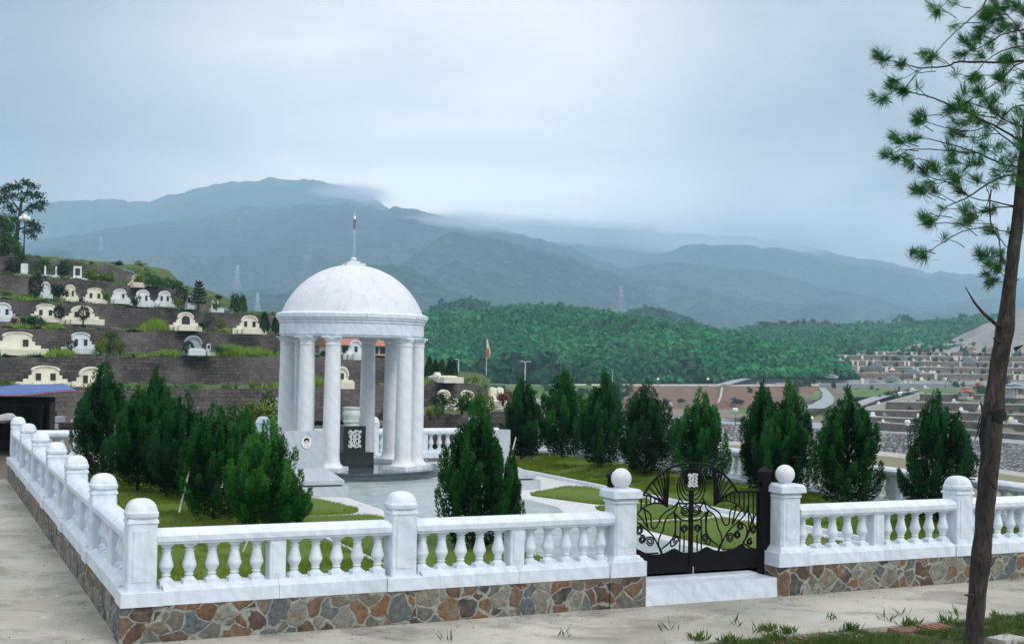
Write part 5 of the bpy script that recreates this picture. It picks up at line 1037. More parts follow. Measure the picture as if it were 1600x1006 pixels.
# right hand cemetery: terraces stepping up the slope
xr = np.linspace(1120, 1790, 70)
def rrow(y0, d, start, drop=.018): return lambda px: at(px, y0+(max(px, start)-1160)*drop*.6+(max(0, start-px))*.28, d)
steps = [(600, 592, 352, 353.5, 1130), (588.5, 580.5, 374, 375.5, 1160), (578, 570.5, 398, 399.5, 1215), (568.5, 561.5, 424, 425.5, 1265), (559.5, 553, 452, 453.5, 1300), (551.5, 547, 480, 481, 1350)]
base_r = lambda px: MUD(px) if px < 1240 else MUD(px)
low = lambda px: RW[4](px)
prev = RT1
strip('slope_ground', 'far plots', lambda x: RW[4](x)+np.array([0, 0, -.02]), lambda x: rrow(600, 352, 1130)(x), np.linspace(1230, 1790, 60), 10, .35, seed=9)
for i, (yb, yt, db, dt, st) in enumerate(steps):
    B = rrow(yb, db, st); T = rrow(yt, dt, st)
    xw = np.linspace(st, 1790, 60); m = MB(); bk = FW*1.2
    m.loft([[tuple(B(x)-np.array([0, 0, 1.])) for x in xw], [tuple(T(x)) for x in xw], [tuple(T(x)+bk) for x in xw], [tuple(T(x)+bk-np.array([0, 0, 2.])) for x in xw]])
    lab = ('lowest', 'second', 'third', 'fourth', 'fifth', 'topmost')[i]+' long brown retaining wall of the terraced cemetery across the valley'
    w = tag(m.build('retaining_wall', 'far wall' if i else 'asphalt', None, False), lab, 'wall', 'retaining walls across the valley')
    cp = MB(); cp.loft([[tuple(T(x)-FW*.1+np.array([0, 0, -.10])) for x in xw], [tuple(T(x)-FW*.1+np.array([0, 0, .08])) for x in xw], [tuple(T(x)+FW*.6+np.array([0, 0, .08])) for x in xw]]); cp.build('coping', 'pale concrete', w)
    for k in range(9):
        x = random.uniform(st+8, 1640); a, b = B(x), T(x); c_ = MB(); sd = np.array([RT[0], RT[1], 0])*random.uniform(.25, .5); q = -FW*np.array([1, 1, 0])*.35
        c_.add([tuple(v_) for v_ in (a-sd+q, a+sd+q, b+sd+q, b-sd+q, a-sd, a+sd, b+sd, b-sd)], [(0, 1, 2, 3), (1, 5, 6, 2), (4, 0, 3, 7), (3, 2, 6, 7)]); c_.build('pilaster', 'pale concrete', w)
    if i+1 < len(steps):
        nb, nd, ns = steps[i+1][0], steps[i+1][2], steps[i+1][4]; strip('terrace', 'far plots', lambda x: T(x)-np.array([0, 0, .05]), rrow(nb, nd, ns), np.linspace(st-10, 1790, 50), 2, .1)
    else: TOPR = T
# left side flank of the cemetery mound, road along it
strip('slope_ground', 'far grass', lambda x: at(1040+(x-1120)*.0+0*x, 600, 352)+np.array([0, 0, -4.5]) if False else at(x, 604+0*x, 345), lambda x: at(x, max(606-(x-1120)*.17, 585), 380), np.linspace(1090, 1240, 20), 3, .2)
m = MB(); RD = [(1128, 602, 340, 5), (1150, 596, 346, 4.5), (1185, 588, 356, 3.6), (1230, 580.5, 372, 3.0), (1262, 574, 392, 2.4)]
m.loft([[tuple(at(x-w*2.0, y, d)+np.array([0, 0, .25])) for x, y, d, w in RD], [tuple(at(x+w*2.0, y+.6, d)+np.array([0, 0, .25])) for x, y, d, w in RD]]); struct('road', m, 'asphalt')
# plots, paths and low walls on the near right slope (tidy strips)
def low_wall(label, pts, h, mat='far wall', cat='wall', nm='low_wall'):
    P = [at(x, y, d) for x, y, d in pts]; O_ = P[0]; m = MB(); hv = np.array([0, 0, h]); dn = np.array([0, 0, -1.2]); bk = FW*.5
    m.loft([[tuple(p+dn-O_) for p in P], [tuple(p+hv-O_) for p in P], [tuple(p+hv+bk-O_) for p in P], [tuple(p+dn+bk-O_) for p in P]]); o = tag(m.build(nm, mat, None, False, tuple(O_)), label, cat, 'low walls of the plots across the valley')
    c = MB(); c.loft([[tuple(p+hv*.85-bk*.2-O_) for p in P], [tuple(p+hv+np.array([0, 0, .12])-bk*.2-O_) for p in P], [tuple(p+hv+np.array([0, 0, .12])+bk*1.2-O_) for p in P]]); c.build('coping', 'pale concrete', o)
low_wall('brown plot wall with a pale coping, nearest above the rip-rap on the right', [(1370, 664, 222), (1450, 670, 216), (1600, 684, 200), (1700, 690, 196)], .5)
low_wall('brown plot wall second above the rip-rap on the right, behind the last juniper', [(1350, 655, 236), (1450, 659, 232), (1600, 668, 222), (1700, 673, 216)], .5)
low_wall('brown plot wall third above the rip-rap, level with the netting on the pine', [(1352, 645, 252), (1450, 647, 250), (1600, 653, 244), (1700, 657, 240)], .6)
low_wall('grey plot wall to the right of the sloping pale path', [(1385, 632, 272), (1500, 634, 270), (1600, 637, 266), (1700, 640, 262)], .6)
low_wall('plot wall under the two red roofed shrines', [(1430, 619, 298), (1500, 620, 297), (1600, 622, 295), (1700, 624, 292)], .6)
low_wall('pale diagonal path edge climbing to the right towards the shrines', [(1352, 642, 255), (1390, 631, 275), (1445, 616, 302)], .5, 'pale concrete')
low_wall('grey retaining wall of the parking strip across the valley', [(1212, 606, 345), (1300, 607, 345), (1420, 606, 346), (1520, 607, 344)], 1.2, 'grey plaster')
def ribbon(nm, mat, pts):
    m = MB(); m.loft([[tuple(at(x-w, y, d)+np.array([0, 0, .28])) for x, y, d, w in pts], [tuple(at(x+w, y, d)+np.array([0, 0, .28])) for x, y, d, w in pts]]); struct(nm, m, mat)
ribbon('road', 'asphalt', [(1262, 640, 262, 26), (1285, 633, 274, 16), (1294, 624, 291, 10), (1291, 615, 312, 6), (1284, 607, 335, 5)])
ribbon('road', 'asphalt', [(1335, 635, 270, 14), (1370, 623, 291, 12), (1400, 616, 306, 10), (1430, 610, 322, 9)])
ribbon('far_lawn', 'far grass', [(1352, 622, 294, 34), (1356, 615, 308, 34), (1362, 610, 322, 30)])
ribbon('far_lawn', 'far grass', [(1272, 626, 285, 8), (1276, 618, 302, 7), (1278, 612, 316, 5)])
ribbon('far_lawn', 'far grass', [(1180, 649, 245, 40), (1182, 645, 252, 40), (1184, 641, 262, 38)])
ribbon('far_lawn', 'far grass', [(1470, 616, 308, 30), (1472, 612, 316, 30), (1474, 609, 324, 30)])
for i, (px, y, w, h, mt) in enumerate(((1243, 618, 16, 26, 'bush green'), (1252, 614, 14, 20, 'bush dark'), (1262, 606, 12, 22, 'bush green'), (1270, 600, 10, 18, 'bush dark'), (1303, 606, 9, 10, 'bush dark'), (1322, 612, 9, 9, 'bush dark'), (1337, 613, 7, 7, 'bush dark'), (1362, 613, 6, 12, 'bush dark'), (1392, 622, 26, 14, 'bush green'), (1422, 628, 24, 12, 'bush green'), (1445, 636, 20, 10, 'bush green'), (1375, 652, 20, 10, 'bush green'), (1510, 640, 30, 12, 'bush green'), (1525, 622, 22, 10, 'bush green'),
      (1493, 604, 16, 10, 'bush green'), (1534, 616, 22, 16, 'bush green'), (1590, 618, 16, 18, 'bush green'), (1240, 648, 14, 12, 'bush yellow'), (1272, 650, 10, 8, 'bush yellow'), (1375, 720, 14, 14, 'bush green'), (1580, 716, 22, 14, 'bush dark'), (1596, 724, 18, 12, 'bush green'), (1560, 712, 14, 10, 'bush green'), (1590, 640, 20, 12, 'bush green'), (1572, 600, 10, 12, 'bush dark'))):
    d = 225 if y > 700 else 262 if y > 640 else 300 if y > 615 else 335; far_bush('green bush among the plots and roads across the valley', px, y, w, h, d, mt, group='bushes across the valley')
for i in range(70):
    px = random.uniform(1340, 1650); y = random.uniform(604, 672); far_bush('small bush between the plots across the valley', px, y, random.uniform(5, 14), random.uniform(4, 9), interp([604, 640, 672], [338, 262, 220], y), random.choice(['bush green', 'bush green', 'bush dark']), group='small bushes between the plots across the valley', nm='plot_bush')
for i in range(150):
    k = random.randint(0, 5); yb, yt, db, dt, st = steps[k]; px = random.uniform(st+10, 1640); p = rrow(yt, dt+4, st)(px); y = pix(p)[1]
    far_bush('tiny shrub on the terraces across the valley', px, y, random.uniform(3, 9), random.uniform(3, 9 if k < 4 else 13), dt+4, random.choice(['bush green', 'bush dark', 'bush green']), group='shrubs on the terraces across the valley', nm='terrace_shrub')
# small far tombs (white flecks)
fm = {}
for mt in ('white plaster', 'cream plaster', 'grey plaster'):
    m = MB(); m.prism([(.5, 0), *[(.5*math.cos(a), .75+.35*math.sin(a)) for a in np.linspace(0, math.pi, 9)], (-.5, 0)], 0, .35, 'y'); m.box(-.8, .8, -1.6, 0, -.2, .22); m.box(-.75, .75, 0, .3, 0, .4); fm[mt] = m.mesh('far_tomb', False, mt)
for i in range(120):
    if i < 70: k = random.randint(0, 5); yb, yt, db, dt, st = steps[k]; px = random.uniform(st+15, 1650); p = rrow(yt, dt+5, st)(px)
    else: px = random.uniform(1330, 1650); y = random.uniform(606, 668); p = at(px, y, interp([606, 640, 668], [335, 262, 222], y))
    tag(link('far_tomb', fm[random.choice(['white plaster', 'white plaster', 'cream plaster', 'grey plaster'])], None, tuple(p), random.uniform(-.5, .2), (random.uniform(.45, .95),)*3), 'tiny pale tomb on the terraced cemetery across the valley', 'tomb', 'tiny pale tombs across the valley')
# grey mausoleum blocks / stair blocks on the terraces
for px, y, w, h, d, lab in ((1333, 580, 12, 10, 374, 'left grey stair block on the terraces across the valley'), (1300, 588, 16, 8, 353, 'low grey stair block on the lowest far terrace, left'), (1432, 582, 12, 9, 374, 'grey stair block between far terraces, centre'), (1398, 593, 14, 9, 354, 'low grey stair block on the lowest far terrace, centre'), (1372, 600, 16, 9, 350, 'grey stair block at the foot of the far terraces'), (1373, 572, 10, 8, 398, 'grey stair block high on the far terraces'), (1520, 564, 14, 9, 424, 'grey stair block near the pine trunk on the far terraces'), (1415, 560, 9, 8, 450, 'grey stair block on the upper far terraces')):
    w *= .6; h *= .7; s = d/FPX; m = MB(); n = 5
    for k in range(n): m.box(-w*s/2+k*w*s/n*.35, w*s/2, -1.5+k*.6, 2.5, -.5+k*h*s/n, (k+1)*h*s/n-.01*k)
    tag(m.build('stair_block', 'grey plaster', None, False, tuple(at(px, y, d-2)), .3), lab, 'stairs', 'grey stair blocks across the valley')
def shrine(label, px, base, w, h, d, roof='roof red'):
    s = d/FPX; W, H = w*s, h*s; t = thing('shrine', label, 'shrine', tuple(at(px, base, d)), .25, 'red roofed shrines across the valley'); 
    MB().box(-W*.42, W*.42, -W*.35, W*.35, -.4, H*.10).build('base', 'pale concrete', t)
    for sx in (-1, 1):
        for sy in (-1, 1): MB().box(sx*W*.33-.14, sx*W*.33+.14, sy*W*.28-.14, sy*W*.28+.14, H*.1, H*.55).build('column', 'roof red', t)
    MB().box(-W*.22, W*.22, -W*.1, W*.2, H*.1, H*.52).build('wall', 'white plaster', t)
    m = MB(); n = 8; 
    for r0, z0, r1, z1 in ((.56, .56, .26, .76), (.34, .80, .06, 1.0)):
        rows = []
        for k in range(n+1):
            f = k/n; r = W*(r0+(r1-r0)*f); z = H*(z0+(z1-z0)*f**1.7); cu = H*.06*(1-f)**2
            rows.append([(-r, -r*.8, z+cu), (0, -r*.8, z), (r, -r*.8, z+cu), (r, 0, z), (r, r*.8, z+cu), (0, r*.8, z), (-r, r*.8, z+cu), (-r, 0, z), (-r, -r*.8, z+cu)])
        m.loft(rows); m.add(rows[-1][:8], [tuple(range(8))]); m.add(rows[0][:8], [tuple(range(8))[::-1]])
    m.box(-W*.25, W*.25, -W*.2, W*.2, H*.74, H*.82); m.build('roof', roof, t); return t
shrine('small shrine with a red pagoda roof, left of the pair right of the last juniper', 1509, 621, 22, 17, 296); shrine('shrine with a higher red roof just behind the first one', 1529, 612, 18, 16, 310); shrine('shrine with a dark double roof at the right of the pine trunk', 1584, 619, 34, 22, 292, 'grey plaster')
shrine('tiny orange roofed shrine on the upper far terrace, nearest the scree', 1519, 548, 12, 7, 470); shrine('tiny orange roofed shrine on the upper far terrace, by the pine trunk', 1550, 549, 14, 6, 470); shrine('small cream shrine in the middle of the far terraces', 1394, 584, 9, 10, 380, 'cream plaster')
for px, b, t, d, n, lab in ((1200, 664, 641, 226, 3, 'globe lamp above the rip-rap, left of a pair of junipers'), (1149, 663, 639, 235, 3, 'globe lamp by the muddy flat right of the fifth back juniper'), (1418, 679, 659, 212, 3, 'globe lamp left of the last juniper above the rip-rap'), (1106, 601, 590, 340, 1, 'white globe lamp on the rim of the red slope'), (1028, 601, 590, 340, 1, 'white globe lamp on the rim left of the drain channels'), (1477, 604, 592, 330, 3, 'globe lamp in front of the far terraces near the last juniper'), (1406, 630, 614, 290, 3, 'globe lamp by the sloping road across the valley'), (1268, 668, 650, 222, 1, 'thin lamp between the close pair and the lone right juniper')):
    globe_lamp(lab, px, b, t, d, n, 'lamp metal', 'globe lamps across the valley', gr=.34)
for i in range(26):
    px, y, d = random.uniform(1290, 1640), random.uniform(598, 640), 0; d = interp([598, 640], [345, 265], y); tag(link('lamp', fm['white plaster'], None, tuple(at(px, y, d)+np.array([0, 0, 1.2])), 0, (1., .6, .4)), 'small white canopy fleck among plots across the valley', 'canopy', 'white canopies across the valley') if False else None
def mast(label, px, base, top, d, dbl=False):
    s = d/FPX; H = (base-top)*s; t = thing('street_lamp', label, 'street lamp', tuple(at(px, base, d)), 0, 'tall road lamps in the valley'); m = MB(); m.tube([(0, 0, -.5), (0, 0, H*.9), (0, 0, H)], [.09, .06, .05], 6)
    for sx in ((-1, 1) if dbl else (-1,)): m.tube([(0, 0, H), (sx*H*.06, 0, H*1.03), (sx*H*.14, 0, H*1.03)], .04, 5); MB().box(sx*H*.12-.1, sx*H*.12+.25*sx+.1, -.08, .08, H*1.02, H*1.045).build('lamp_head', 'pale metal', t) if sx > 0 else MB().box(-H*.20, -H*.11, -.08, .08, H*1.02, H*1.045).build('lamp_head', 'pale metal', t)
    m.build('post', 'pale metal', t)
mast('single armed road lamp right of the cypress row', 716, 594, 562, 150); mast('double armed road lamp behind the first back juniper', 820, 606, 566, 150, True); mast('small single armed road lamp above the back junipers', 760, 575, 560, 300); mast('thin road lamp above the third back juniper', 957, 598, 578, 320)
# tattered banner pole in front of the forest
o = at(760, 574, 160); s = 160/FPX; t = thing('banner_pole', 'pole with a narrow white and brown banner in front of the green hill', 'banner', tuple(o)); MB().tube([(0, 0, -1), (0, 0, 44*s)], .05, 5).build('pole', 'pale metal', t)
m = MB(); m.loft([[(-.05-.0*k, 0, z*s), (.35*math.sin(z*.3)*.3+w*s, .1*math.sin(z), z*s)] for k, (z, w) in enumerate(((44, 1), (40, 3), (35, 4.5), (28, 5), (22, 6), (16, 5.5), (13, 2)))]); fl = m.build('banner', 'pink plaster', t); fl.modifiers.new('thick', 'SOLIDIFY').thickness = .03
m = MB(); m.loft([[(-.1, -.05, z*s), (w*s*.7, -.08, z*s)] for z, w in ((30, 4), (25, 5.5), (19, 6), (15, 4))]); fl = m.build('stain', 'terracotta', t); fl.modifiers.new('thick', 'SOLIDIFY').thickness = .02
# ------------------------------------------------------------------ grey scree slope at right
sc = lambda px: at(px, interp([1440, 1480, 1500, 1560, 1600, 1700, 1800], [547, 534, 524, 497, 478, 440, 420], px), 590)
strip('scree_slope', 'grey scree', lambda x: TOPR(x)+np.array([0, 0, -.3])+FW*2, sc, np.linspace(1400, 1800, 40), 10, 1.2, seed=12)
# ------------------------------------------------------------------ wooded hills
def hill(name, mat, px0, px1, ridge, rd, base, bd, n=80, rows=26, amp=3., seed=1, curve=.75, wob=0., wf=.02, sink=6):
    """a real slope rising from base (at distance bd) to the ridge line (at distance rd)"""
    xs = np.linspace(px0, px1, n); RX, RY = zip(*ridge); BX, BY = zip(*base); P = []
    wv = vnoise(xs*wf+seed*3.1, seed)*wob
    for j in range(rows+1):
        t = j/rows; row = []
        for i, x in enumerate(xs):
            yr = interp(RX, RY, x)+wv[i]; yb = interp(BX, BY, x); d0 = interp([px0, px1], bd, x) if hasattr(bd, '__len__') else bd; d1 = interp([px0, px1], rd, x) if hasattr(rd, '__len__') else rd
            d = d0+(d1-d0)*t; p0, p1 = at(x, yb, d0), at(x, yr, d1); z = p0[2]+(p1[2]-p0[2])*t**curve; q = at(x, 503, d); row.append([q[0], q[1], z])
        P.append(row)
    P = np.array(P); t = np.linspace(0, 1, rows+1)[:, None]; X, Y = P[:, :, 0], P[:, :, 1]; L = abs(bd if not hasattr(bd, '__len__') else np.mean(bd)); 
    sc_ = 1/(.16*np.mean(rd if hasattr(rd, '__len__') else [rd])); nz = noise2(X*sc_+seed, Y*sc_, seed, 6, .52); P[:, :, 2] += amp*(nz-.45)*np.sin(np.pi*t)**.8*(1-t)**.6
    if wf == .05:                                           # spurs stay below the crest line
        dh = np.hypot(X-CAM[0], Y-CAM[1]); e = (P[:, :, 2]-CAM[2])/dh; e = np.minimum(e, e[:1]+(e[-1:]-e[:1])*(.80+.20*t)); P[:, :, 2] = e*dh+CAM[2]
    back = P[-1].copy(); back[:, 2] -= sink; back[:, :2] += FW[:2]*np.mean(rd if hasattr(rd, '__len__') else [rd])*.12; P = np.concatenate([P, back[None]])
    m = MB(); m.loft(P.tolist()); return tag(m.build(name, mat, None, 80), kind='structure'), P
def crowns(name, P, n, rmin, rmax, mat, seed, hscale=1.2, quads=15, smax=None):
    """one tree canopy: every crown a cluster of leaf faces over its own dome"""
    r = np.random.default_rng(seed); rows, cols = P.shape[:2]; a = r.uniform(0, rows-2.001, n); b = r.uniform(0, cols-1.001, n); i, j = a.astype(int), b.astype(int); fa, fb = (a-i)[:, None], (b-j)[:, None]
    C = (P[i, j]*(1-fb)+P[i, j+1]*fb)*(1-fa)+(P[i+1, j]*(1-fb)+P[i+1, j+1]*fb)*fa; R_ = r.uniform(rmin, rmax, n)*np.where(r.random(n) < .07, 1.5, 1.)
    u = unit(r.normal(size=(n, quads, 3))); u[:, :, 2] = np.abs(u[:, :, 2])*.95-.15; u = unit(u); q = r.uniform(.72, 1.1, (n, quads, 1))
    ctr = C[:, None, :]+u*q*R_[:, None, None]*np.array([1, 1, hscale])+np.array([0, 0, 1])*R_[:, None, None]*.6
    nrm = unit(u+r.normal(size=u.shape)*.45); T1 = unit(np.cross(nrm, r.normal(size=u.shape))); T2 = np.cross(nrm, T1); s = (R_[:, None, None]*r.uniform(.34, .60, (n, quads, 1)))
    V = np.stack([ctr-T1*s, ctr-T2*s*.8, ctr+T1*s, ctr+T2*s*.8], 2).reshape(-1, 3); F = np.arange(len(V)).reshape(-1, 4); return tag(link(name, np_mesh(name, V, F, mat)), kind='stuff')
h1, P1 = hill('hill', 'forest dark', 560, 1330, [(560, 507), (640, 499), (680, 493), (740, 487), (820, 482), (880, 484), (940, 492), (1000, 505), (1060, 517), (1100, 523), (1160, 535), (1230, 558), (1330, 590)], 760, [(560, 602), (1100, 600), (1180, 592), (1330, 590)], 352, amp=6, seed=3, curve=.8)
crowns('forest', P1, 24000, .85, 1.7, 'forest', 5)
h1b, P1b = hill('hill', 'forest dark', 900, 1340, [(900, 560), (950, 540), (1000, 529), (1060, 526), (1120, 531), (1180, 541), (1240, 556), (1340, 585)], 560, [(900, 600), (1100, 600), (1200, 590), (1340, 590)], 356, amp=4, seed=8, curve=.8)
crowns('forest', P1b, 13000, .8, 1.4, 'forest near', 6)
h2, P2 = hill('hill', 'forest dark', 1060, 1560, [(1060, 533), (1100, 527), (1160, 522), (1230, 517), (1300, 513), (1400, 511), (1460, 507), (1500, 504), (1560, 498)], 900, [(1060, 585), (1250, 572), (1400, 560), (1560, 548)], 520, amp=6, seed=13, curve=.8)
crowns('forest', P2, 17000, 1.1, 2.1, 'forest', 7)
h3, P3 = hill('hill', 'forest dark', 972, 1130, [(972, 504), (985, 492), (1000, 488), (1025, 489), (1055, 496), (1085, 510), (1130, 526)], 1050, [(972, 520), (1130, 530)], 830, n=40, rows=12, amp=3, seed=17)
crowns('forest', P3, 4500, 1.3, 2.4, 'forest dark', 8)
h5, P5 = hill('hill', 'forest dark', 676, 760, [(676, 492), (700, 484), (730, 478), (760, 483)], 900, [(676, 500), (760, 500)], 800, n=20, rows=6, amp=1, seed=18); crowns('forest', P5, 500, 2.0, 3.2, 'forest dark', 18)
# dark tree belt at the foot of the hills, and skyline trees
def belt(px0, px1, y, d0, d1, n, r0, r1, mat, seed, hs=1.6):
    r = np.random.default_rng(seed); P = np.array([[at(x, y, d) for x in np.linspace(px0, px1, 30)] for d in (d0, (d0+d1)/2, d1, d1+1)]); return crowns('forest', P, n, r0, r1, mat, seed, hs)
belt(668, 1000, 598, 354, 372, 260, 1.2, 2.4, 'forest dark', 21, 1.7); belt(780, 880, 600, 340, 350, 60, 1.4, 2.6, 'forest dark', 22, 2.0); belt(1000, 1120, 599, 354, 362, 90, 1., 1.9, 'forest dark', 23, 1.8)
for i, (px, y, w, h, d) in enumerate([(x, 516-(x-1120)*.028+random.uniform(-1, 1), random.uniform(10, 20), random.uniform(8, 15), 905) for x in range(1186, 1294, 8)]+[(1398, 507, 10, 12, 905), (1412, 506, 14, 16, 905), (1422, 506, 12, 14, 905), (1352, 508, 9, 8, 905), (1504, 502, 18, 13, 905), (1531, 499, 9, 10, 905), (1126, 522, 10, 7, 905), (1155, 518, 12, 9, 905), (1170, 518, 10, 10, 905)]):
    far_bush('dark skyline tree on the right wooded ridge', px, y+3, w, h+3, d, 'bush dark', group='skyline trees on the right ridge', nm='skyline_tree')
# ------------------------------------------------------------------ mountains
def mountain(mat, ridge, rd, by, bd, px0, px1, amp, seed, wob=2.2, curve=.85, n=330, rows=60, wf=.05): return hill('mountain', mat, px0, px1, ridge, rd, [(px0, by), (px1, by)], bd, n, rows, amp, seed, curve, wob, wf, 120)
mountain('mountain meadow', [(-300, 330), (-80, 325), (0, 321), (75, 315), (100, 314), (140, 311), (185, 313), (226, 313), (250, 306), (290, 297), (335, 286), (400, 280), (430, 278), (500, 283), (540, 292), (590, 314), (640, 345), (700, 380), (900, 430), (1100, 460)], 5200, 520, 2600, -300, 1100, 110, 31, 1.6)
mountain('mountain forest', [(-300, 420), (-80, 400), (30, 383), (60, 372), (120, 364), (190, 354), (240, 347), (300, 346), (360, 340), (430, 327), (480, 319), (560, 320), (640, 327), (700, 338), (760, 351), (830, 371), (890, 388), (950, 412), (1010, 446), (1060, 474), (1110, 500), (1200, 540), (1350, 570)], 3700, 560, 1700, -300, 1350, 120, 33, 1.8)
mountain('mountain forest', [(500, 400), (700, 372), (790, 356), (850, 351), (950, 357), (1050, 364), (1130, 368), (1210, 373), (1260, 385), (1320, 399), (1380, 408), (1440, 421), (1500, 428), (1560, 430), (1640, 436), (1900, 450), (2100, 470)], 5600, 540, 3000, 500, 2100, 110, 35, 1.5)
mountain('mountain forest', [(940, 425), (1000, 420), (1040, 424), (1090, 441), (1150, 459), (1210, 466), (1270, 465), (1340, 469), (1420, 479), (1500, 474), (1560, 466), (1640, 470), (1800, 475), (2100, 490)], 3700, 560, 1500, 900, 2100, 90, 37, 1.8)
# mist bank lying on the ridges
mst = MB()
def mist_mat():
    m = bpy.data.materials.new('mist'); m.use_nodes = True; nt = m.node_tree; nt.nodes.clear(); o = nt.nodes.new('ShaderNodeOutputMaterial'); v = nt.nodes.new('ShaderNodeVolumePrincipled'); tc = nt.nodes.new('ShaderNodeTexCoord')
    ln = nt.nodes.new('ShaderNodeVectorMath'); ln.operation = 'LENGTH'; nt.links.new(tc.outputs['Object'], ln.inputs[0])
    fo = nt.nodes.new('ShaderNodeMapRange'); fo.interpolation_type = 'SMOOTHSTEP'; fo.inputs['From Min'].default_value = 1.; fo.inputs['From Max'].default_value = .25; nt.links.new(ln.outputs['Value'], fo.inputs[0])
    n = nt.nodes.new('ShaderNodeTexNoise'); n.inputs['Scale'].default_value = .0022; n.inputs['Detail'].default_value = 5; g = nt.nodes.new('ShaderNodeNewGeometry'); nt.links.new(g.outputs['Position'], n.inputs['Vector'])
    r = nt.nodes.new('ShaderNodeMapRange'); r.inputs['From Min'].default_value = .38; r.inputs['From Max'].default_value = .62; r.inputs['To Min'].default_value = .15; r.inputs['To Max'].default_value = 1.3; nt.links.new(n.outputs['Fac'], r.inputs[0])
    a = nt.nodes.new('ShaderNodeMath'); a.operation = 'MULTIPLY'; nt.links.new(fo.outputs[0], a.inputs[0]); nt.links.new(r.outputs[0], a.inputs[1]); b = nt.nodes.new('ShaderNodeMath'); b.operation = 'MULTIPLY'; b.inputs[1].default_value = MIST_D; nt.links.new(a.outputs[0], b.inputs[0])
    v.inputs['Anisotropy'].default_value = .2; nt.links.new(b.outputs[0], v.inputs['Density']); v.inputs['Color'].default_value = (.93, .97, 1., 1); nt.links.new(v.outputs[0], o.inputs['Volume']); MAT['mist'] = m
mist_mat()
for px, py, d, rx, ry, rz in ((545, 306, 4800, 200, 250, 48), (760, 350, 3450, 300, 200, 34), (900, 368, 4900, 520, 350, 62), (1130, 384, 4900, 520, 350, 58)):
    b = MB(); b.lathe([(max(math.sin(math.pi*i/14), .01), -math.cos(math.pi*i/14)) for i in range(15)], seg=24); o = b.build('cloud', 'mist', None, 60, tuple(at(px, py, d)), -YAW); o.scale = (rx, ry, rz); tag(o, kind='stuff')
# transmission towers
def pylon(label, px, base, top, d, seedw=.16):
    s = d/FPX; H = (base-top)*s; t = thing('pylon', label, 'pylon', tuple(at(px, base, d)), .3, 'lattice pylons on the mountain'); m = MB(); r = .20
    w = lambda f: H*(.13*(1-f)**1.4+.016)
    for sx in (-1, 1):
        for sy in (-1, 1): m.tube([(sx*w(f), sy*w(f), H*f) for f in (0, .25, .5, .75, 1)], r, 4)
    n = 9
    for i in range(n):
        a, b = (i/n)**.9, ((i+1)/n)**.9
        for sx in (-1, 1): m.tube([(sx*w(a), -w(a), H*a), (-sx*w(b), -w(b), H*b)], r*.7, 4); m.tube([(-w(a), sx*w(a), H*a), (-w(b), -sx*w(b), H*b)], r*.7, 4)
    m.build('lattice', 'pale metal', t); c = MB()
    for f, l in ((.70, .17), (.83, .14), (.95, .11)): c.tube([(-H*l, 0, H*f), (0, 0, H*f+H*.02), (H*l, 0, H*f)], r, 4)
    c.build('crossarm', 'pale metal', t)
pylon('pale lattice pylon left of the dome, largest of them', 370, 452, 414, 1500); pylon('faint lattice pylon low beside the dome', 402, 488, 458, 1330); pylon('small faint pylon on the mountain far left', 158, 392, 368, 2200); pylon('slim pylon above the green hill right of the dome', 970, 500, 446, 1700)
# ------------------------------------------------------------------ ground sheet to the horizon
PG = [-9000, -1500, -140, 430, 600, 760, 900, 1200, 1600, 1900, 3500, 9000]; DG = [0, 22, 27, 40, 62, 120, 230, 350, 500, 1000, 3000, 14000]
ZL = [-.45, -.45, -.5, -.6, -1.5, -3, -6, -9, -10, -12, -20, -30]; ZM = [-.45, -.45, -1.6, -4, -9, -13, -13.5, -13.5, -14, -14, -20, -30]
def ground_z(x, y):
    dx, dy = x-CAM[0], y-CAM[1]; d = dx*FW[0]+dy*FW[1]; lat = dx*_r[0]+dy*_r[1]; k = np.clip((lat/np.maximum(d, 8)*FPX+800-560)/330, 0, 1); k = k*k*(3-2*k)
    dd = np.where(lat > 0, np.maximum(d, (x-GX)*1.+22), d); return np.interp(dd, DG, ZL)*(1-k)+np.interp(dd, DG, ZM)*k
rr_ = np.concatenate([np.linspace(0, 60, 61), np.geomspace(63, 15000, 70)]); aa = np.linspace(0, 2*math.pi, 181)
Pg = [[(CAM[0]+r*math.sin(a), CAM[1]+r*math.cos(a), 0) for a in aa] for r in rr_]; Pg = np.array(Pg); Pg[:, :, 2] = ground_z(Pg[:, :, 0], Pg[:, :, 1]); m = MB(); m.loft(Pg.tolist()); struct('ground', m, 'soil', 60)
# ------------------------------------------------------------------ air, sky, light
m = MB(); m.box(-7000, 9500, -7000, 7200, -40, 740); hz = m.build('haze', 'soil'); hz.data.materials.clear(); tag(hz, kind='stuff')
hm = bpy.data.materials.new('haze'); hm.use_nodes = True; nt = hm.node_tree; nt.nodes.clear(); out = nt.nodes.new('ShaderNodeOutputMaterial'); pv = nt.nodes.new('ShaderNodeVolumePrincipled')
pv.inputs['Color'].default_value = HAZE_C; pv.inputs['Density'].default_value = HAZE_D; pv.inputs['Anisotropy'].default_value = .25; nt.links.new(pv.outputs[0], out.inputs['Volume']); hz.data.materials.append(hm)
SUN_EL, SUN_AZ = R(42), R(180-20)      # azimuth measured from +Y towards +X
w = bpy.data.worlds.new('World'); scene.world = w; w.use_nodes = True; nt = w.node_tree; nt.nodes.clear()
N = lambda k: nt.nodes.new(k); Lk = nt.links.new
out = N('ShaderNodeOutputWorld'); bg = N('ShaderNodeBackground'); Lk(bg.outputs[0], out.inputs[0]); bg.inputs['Strength'].default_value = .1
sky = N('ShaderNodeTexSky'); sky.sky_type = 'NISHITA'; sky.sun_disc = False; sky.sun_elevation = SUN_EL; sky.sun_rotation = SUN_AZ; sky.dust_density = 2.
